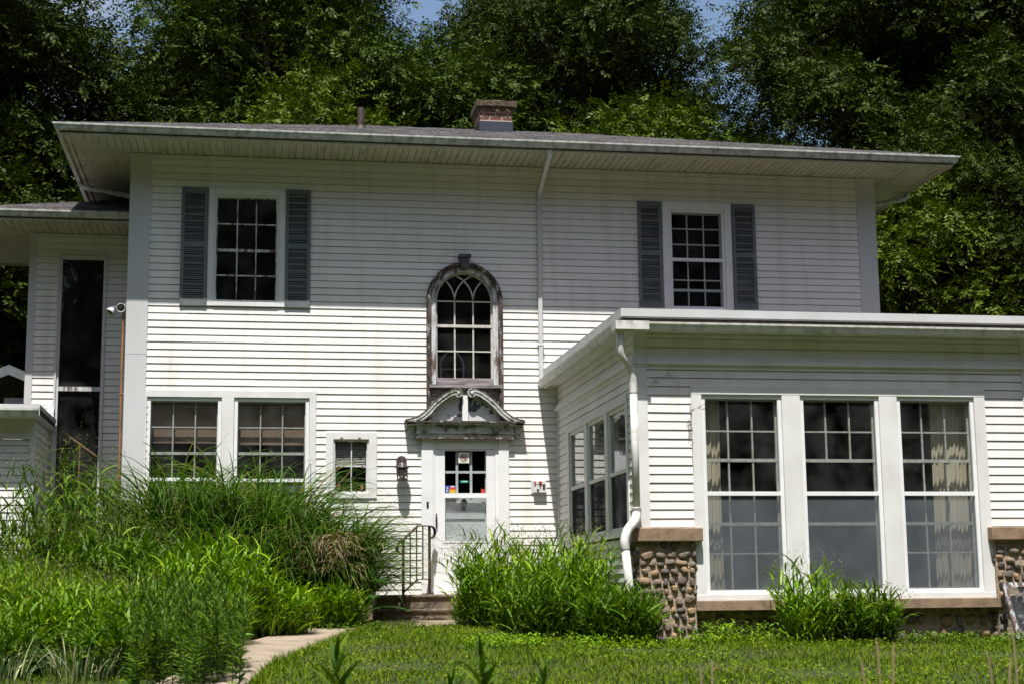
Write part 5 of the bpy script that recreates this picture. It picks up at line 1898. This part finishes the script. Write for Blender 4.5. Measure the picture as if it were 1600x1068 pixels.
oat_grass(-0.42, -5.4, 0.60, 0.42, 0.7, 330, 25, "yellow green grass leaning over the left edge of the path", 'oat', False)
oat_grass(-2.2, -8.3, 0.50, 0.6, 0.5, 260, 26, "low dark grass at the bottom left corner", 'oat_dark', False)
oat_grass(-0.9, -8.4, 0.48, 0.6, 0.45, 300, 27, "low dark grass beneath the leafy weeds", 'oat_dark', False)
oat_grass(0.95, -2.55, 0.52, 0.45, 0.4, 200, 19, "low bright grass at the foot of the grass with dead straw", 'oat', False)
oat_grass(-1.3, -6.0, 0.66, 0.7, 0.7, 330, 20, "bright grass clump behind the leafy weeds", 'oat')

# loose grass blades at the foot of the steps
oat_grass(2.95, -1.6, 0.40, 0.5, 0.3, 70, 21, "thin wispy grass growing before the right end of the steps", 'oat', False)

# leafy upright weeds in the left foreground bed: one prototype, then copies
def weed_proto(name, h, seed, m='weed', leafL=0.13, wide=1.0):
    r = np.random.default_rng(seed)
    t = thing(name, None, None)
    mb = MB()
    bend = r.normal(size=2) * 0.06
    pts = [(bend[0] * k * k / 9, bend[1] * k * k / 9, h * k / 3) for k in range(4)]
    mb.tube(pts, [0.006, 0.005, 0.004, 0.002], 5)
    s = mb.build("stem", M['stem'], None)
    s.parent = t
    n = int(64 * h / 0.9)
    f = np.linspace(0.04, 1.0, n)
    a = np.arange(n) * 2.4 + r.normal(size=n) * 0.3
    base = np.stack([bend[0] * (3 * f) ** 2 / 9, bend[1] * (3 * f) ** 2 / 9, h * f], 1)
    tl = 1.35 - 1.0 * f ** 2
    v, q4 = blades(base, a, tl * 0.8, tl + 0.45, leafL * (1.3 - 0.65 * f) * r.uniform(0.8, 1.25, n), 0.024 * wide * (1.2 - 0.5 * f), 3, r.normal(size=n) * 0.3, 0.35, 0.3)
    o = quads_object("foliage", v, q4, M[m])
    o.parent = t
    return t
def copy_thing(p):
    t = p.copy()
    C.objects.link(t)
    for c in p.children:
        q_ = c.copy()
        C.objects.link(q_)
        q_.parent = t
    return t
WP = [weed_proto("leafy_weed", 0.95, 3), weed_proto("leafy_weed", 0.80, 4), weed_proto("leafy_weed", 0.88, 5)]
used = set()
rr_ = random.Random(5)
k = 0
spots = []
while len(spots) < 90:
    x = rr_.gauss(-0.42, 0.30)
    y = rr_.uniform(-8.9, -6.3)
    if x > -0.10 + 0.04 * (y + 6.5): continue
    if any((x - a) ** 2 + (y - b) ** 2 < 0.008 for a, b in spots): continue
    spots.append((x, y))
for k in range(34):
    spots.append((rr_.uniform(-0.50, -0.08), rr_.uniform(-9.5, -7.4)))
for k in range(26):
    spots.append((rr_.uniform(-0.90, -0.06), rr_.uniform(-10.3, -9.3)))
for x, y in spots:
    i = rr_.randrange(3)
    if i not in used:
        t = WP[i]; used.add(i)
    else:
        t = copy_thing(WP[i])
    t.location = (x, y, float(g(x, y)) - 0.02)
    t.rotation_euler = (rr_.uniform(-0.12, 0.12), rr_.uniform(-0.12, 0.12), rr_.uniform(0, 6.28))
    s_ = rr_.uniform(0.5, 0.92)
    t.scale = (s_, s_, s_)
    tag(t, "tall leafy dark green weed in the thicket beside the path", "weed", "leafy weeds of the left foreground thicket")
spots2 = []
while len(spots2) < 26:
    x, y = rr_.uniform(-3.2, -1.1), rr_.uniform(-8.9, -6.4)
    spots2.append((x, y))
for x, y in spots2:
    t = copy_thing(WP[rr_.randrange(3)])
    t.location = (x, y, float(g(x, y)) - 0.02)
    t.rotation_euler = (rr_.uniform(-0.2, 0.2), rr_.uniform(-0.2, 0.2), rr_.uniform(0, 6.28))
    s_ = rr_.uniform(0.5, 0.85)
    t.scale = (s_, s_, s_)
    tag(t, "short leafy weed in the lower left corner of the bed", "weed", "short weeds of the lower left corner")

def blade_clump(name, x, y, h, rad_, n, m, seed, label, cat, wd=(0.012, 0.02), t1=(0.6, 1.9), group=None):
    r = np.random.default_rng(seed)
    q_ = np.sqrt(r.random(n)) * rad_
    a = r.random(n) * 2 * np.pi
    base = np.stack([x + q_ * np.cos(a), y + q_ * np.sin(a), np.zeros(n)], 1)
    base[:, 2] = g(base[:, 0], base[:, 1])
    v, q4 = blades(base, a + r.normal(size=n) * 0.6, r.uniform(0.05, 0.4, n), r.uniform(*t1, n), h * r.uniform(0.6, 1.2, n), r.uniform(*wd, n), 5, r.normal(size=n) * 0.5, 0.3, 0.6)
    return tag(quads_object(name, v, q4, M[m]), label, cat, group)
blade_clump("striped_grass", -1.35, -8.75, 0.38, 0.30, 120, 'varieg', 31, "cream striped grass clump in the lower left bed", "grass clump", (0.008, 0.014), (0.4, 2.2))
blade_clump("striped_grass", -1.95, -8.9, 0.36, 0.22, 60, 'varieg', 32, "smaller cream striped grass clump at the bottom left", "grass clump", (0.008, 0.014), (0.4, 2.2))

# ailanthus-like sapling at the left of the steps
def sapling(x, y, h, n, seed, label):
    r = np.random.default_rng(seed)
    t = thing("leafy_sapling", label, "sapling", (x, y, float(g(x, y))))
    mb = MB()
    mb.tube([(0, 0, 0), (0.02, 0.0, h * 0.5), (0.0, 0.03, h)], [0.012, 0.009, 0.004], 6)
    s = mb.build("stem", M['stem'], None)
    s.parent = t
    parts = []
    for k in range(n):
        z = h * (0.3 + 0.7 * k / (n - 1))
        a = k * 2.4 + r.normal() * 0.3
        L_ = 0.55 * (1.1 - 0.5 * k / n)
        tl = 1.0 - 0.5 * k / n
        m_ = 15
        f = np.linspace(0.15, 1, m_)
        ang = tl + 0.9 * f
        hx = np.cumsum(np.sin(ang)) * L_ / m_
        hz_ = np.cumsum(np.cos(ang)) * L_ / m_
        p = np.stack([hx * np.cos(a), hx * np.sin(a), z + hz_], 1)
        ax = nz(np.gradient(p, axis=0))
        sd = np.array([-np.sin(a), np.cos(a), 0.0])
        nm = np.cross(np.broadcast_to(sd, ax.shape), ax)
        for sg in (-1, 1):
            dd = nz(sd * sg + ax * 0.45 + np.array([0, 0, -0.3]))
            parts.append(leaflets(p, dd, nz(nm + r.normal(size=p.shape) * 0.15), 0.13 * (1.1 - 0.5 * f), np.full(m_, 0.036)))
    v, q4 = join_vq(parts)
    o = quads_object("foliage", v, q4, M['fern'])
    o.parent = t
sapling(1.36, -2.15, 0.62, 9, 61, "feathery leaved sapling at the left end of the steps")
sapling(0.98, -2.2, 0.72, 7, 62, "taller feathery sapling among the grasses left of the steps")

# ground cover along the sunroom base
def groundcover(x0, x1, y0, y1, n, seed, label, h=0.16, m='oat'):
    r = np.random.default_rng(seed)
    x = r.uniform(x0, x1, n)
    y = r.uniform(y0, y1, n)
    keep = (np.sin(x * 5 + 1) + np.sin(x * 11.3) + r.normal(size=n) * 0.8) > -0.9
    x, y = x[keep], y[keep]
    n = len(x)
    K = 9
    parts = []
    hh = h * r.uniform(0.4, 1.3, n)
    for k in range(K):
        f = (k + 0.5) / K
        p = np.stack([x + r.normal(size=n) * 0.02, y + r.normal(size=n) * 0.02, g(x, y) + hh * f], 1)
        a = k * 2.4 + r.random(n) * 6.28
        parts.append(blades(p, a, np.full(n, 0.8), np.full(n, 1.7), r.uniform(0.035, 0.07, n), r.uniform(0.014, 0.026, n), 2, r.normal(size=n) * 0.3, 0.4, 0.3))
    v, q4 = join_vq(parts)
    return tag(quads_object("ground_cover", v, q4, M[m]), label, "ground cover", kind="stuff")
groundcover(4.75, 6.9, -5.35, -4.75, 300, 71, "low leafy ground cover along the sunroom base", 0.2, 'oat')
groundcover(6.9, 9.4, -5.35, -5.05, 240, 72, "sparse low weeds below the right sunroom window", 0.11, 'oat_dark')
groundcover(2.0, 4.6, -5.9, -5.2, 300, 73, "low weeds at the lawn edge before the oat grasses", 0.10, 'oat')
groundcover(0.2, 1.6, -3.2, -2.5, 120, 74, "small weeds along the path edge", 0.10, 'weed')

# lawn blades: nobody could count them
def lawn():
    r = np.random.default_rng(99)
    n = 120000
    x = r.uniform(-2.5, 10.5, n)
    y = -1.5 - 8.9 * r.random(n) ** 0.9
    keep = ~on_path(x, y, 0.02) & ~((y > -4.55) & (x > 4.3)) & ~((y > -1.2)) & ~((x < 1.3) & (y > -2.6))
    thin = np.sin(x * 1.9 + 0.5 * y) + np.sin(y * 2.7 + x * 0.7) + 0.7 * np.sin(4.3 * x - 3.1 * y)
    keep &= (thin + r.normal(size=n) * 0.9) > -1.7
    x, y, thin = x[keep], y[keep], thin[keep]
    n = len(x)
    base = np.stack([x, y, g(x, y)], 1)
    hgt = r.uniform(0.022, 0.08, n) * (1 + 0.25 * thin)
    edge = on_path(x, y, 0.12)
    hgt = np.where(edge, hgt * 1.7, hgt)
    v, q4 = blades(base, r.random(n) * 6.28, r.uniform(0.0, 0.6, n), r.uniform(0.6, 1.9, n), hgt, r.uniform(0.005, 0.011, n), 2, r.normal(size=n) * 0.6, 0.3, 0.7)
    tag(quads_object("lawn_grass", v, q4, M['turf']), "mown green lawn in front of the house", "lawn", kind="stuff")
    n = 24000
    x = r.uniform(-0.5, 10.2, n)
    y = r.uniform(-10.2, -1.6, n)
    k = (np.sin(x * 2.3 + y) + np.sin(y * 1.9 - x * 1.1) + r.normal(size=n) * 0.7 > 0.2) & ~on_path(x, y, 0.05) & ~((y > -4.6) & (x > 4.3)) & ~((x < 1.3) & (y > -2.6))
    x, y = x[k], y[k]
    n = len(x)
    d = nz(np.stack([r.normal(size=n), r.normal(size=n), r.uniform(0.1, 0.5, n)], 1))
    v, q4 = leaflets(np.stack([x, y, g(x, y) + r.uniform(0.02, 0.075, n)], 1), d, nz(r.normal(size=(n, 3)) * 0.35 + [0, 0, 1]), r.uniform(0.02, 0.042, n), r.uniform(0.014, 0.026, n))
    tag(quads_object("clover", v, q4, M['clover']), "clover and small weeds scattered through the lawn", "clover", kind="stuff")
lawn()
def edge_grass():
    r = np.random.default_rng(101)
    n = 2600
    t = r.random(n)
    P_ = dense(RIGHT, 400)
    i = (np.clip(0.12 + 0.72 * t, 0, 1) * 399).astype(int)
    x = P_[i, 0] + np.abs(r.normal(size=n)) * 0.07 - 0.02
    y = P_[i, 1] + r.normal(size=n) * 0.03
    base = np.stack([x, y, g(x, y)], 1)
    v, q4 = blades(base, r.random(n) * 6.28, r.uniform(0, 0.5, n), r.uniform(0.5, 1.8, n), r.uniform(0.05, 0.13, n), r.uniform(0.004, 0.008, n), 3, r.normal(size=n) * 0.6)
    tag(quads_object("path_edge_grass", v, q4, M['turf']), "longer grass fringing the concrete path", "grass", kind="stuff")
edge_grass()

def litter():
    r = np.random.default_rng(103)
    n = 420
    t = r.random(n)
    i = (t * 399).astype(int)
    R_, L__ = dense(RIGHT, 400), dense(LEFT, 400)
    f = r.random(n)
    p = R_[i] * (1 - f)[:, None] + L__[i] * f[:, None]
    b = np.c_[p, g(p[:, 0], p[:, 1]) + 0.032]
    d = nz(np.stack([r.normal(size=n), r.normal(size=n), np.zeros(n)], 1))
    v, q4 = leaflets(b, d, nz(r.normal(size=(n, 3)) * 0.2 + [0, 0, 1]), r.uniform(0.02, 0.07, n), r.uniform(0.004, 0.012, n))
    tag(quads_object("grass_clippings", v, q4, M['straw']), "dry clippings scattered over the concrete path", "clippings", kind="stuff")
litter()

# nearer plants rising into the bottom of the frame
FP = weed_proto("foreground_weed", 0.85, 81, 'weed', 0.24, 1.7)
first = True
for (x, y, top, lab) in ((0.384, -15.0, -0.19, "out of focus leafy weed tip at the bottom, leftmost of the foreground tips"),
                         (1.04, -15.0, -0.20, "tallest out of focus leafy weed tip below the door"),
                         (0.90, -15.2, -0.31, "short out of focus weed tip just left of the tallest one"),
                         (1.256, -15.0, -0.28, "out of focus weed tip right of the tallest one"),
                         (0.66, -15.4, -0.36, "barely showing weed tip between the leftmost and the tallest tips")):
    t = FP if first else copy_thing(FP)
    first = False
    z0 = float(g(x, y))
    s_ = (top - z0) / 0.93
    t.location = (x, y, z0)
    t.scale = (s_, s_, s_)
    t.rotation_euler = (0, 0, x * 9)
    tag(t, lab, "weed", "out of focus weeds in the foreground")
for i, (x, y, top, lean, lab) in enumerate(((2.026, -15, -0.31, -0.02, "short dry tan stalk below the left stone pier"), (2.079, -15, -0.285, 0.01, "slightly taller dry tan stalk beside the short one"),
                                     (2.88, -15, -0.20, -0.03, "tall dry tan stalk below the right sunroom window"), (2.955, -15, -0.225, 0.03, "dry tan stalk just right of the tall one"),
                                     (2.80, -15, -0.28, -0.08, "leaning short dry stalk left of the tall one"), (3.43, -15, -0.27, -0.08, "leaning dry stalk near the right edge"),
                                     (3.56, -15, -0.18, -0.03, "tallest dry tan stalk at the right edge"), (3.48, -15.1, -0.30, 0.04, "short dry stalk between the two right edge stalks"))):
    mb = MB()
    z0 = float(g(x, y))
    h = top - z0
    mb.tube([(x - lean, y, z0), (x - lean * 0.4, y + 0.01, z0 + h * 0.5), (x, y, top - 0.05), (x + lean * 0.2, y, top)], [0.006, 0.005, 0.0045, 0.003], 6)
    for k in range(3):
        zz = z0 + h * (0.65 + 0.13 * k)
        mb.tube([(x - lean * 0.3, y, zz), (x - lean * 0.3 + random.choice((-1, 1)) * 0.03, y, zz + 0.035)], [0.003, 0.0015], 5)
    solo(mb, "dry_stalk", M['straw'], lab, "dry stalk", "dry stalks in the foreground")
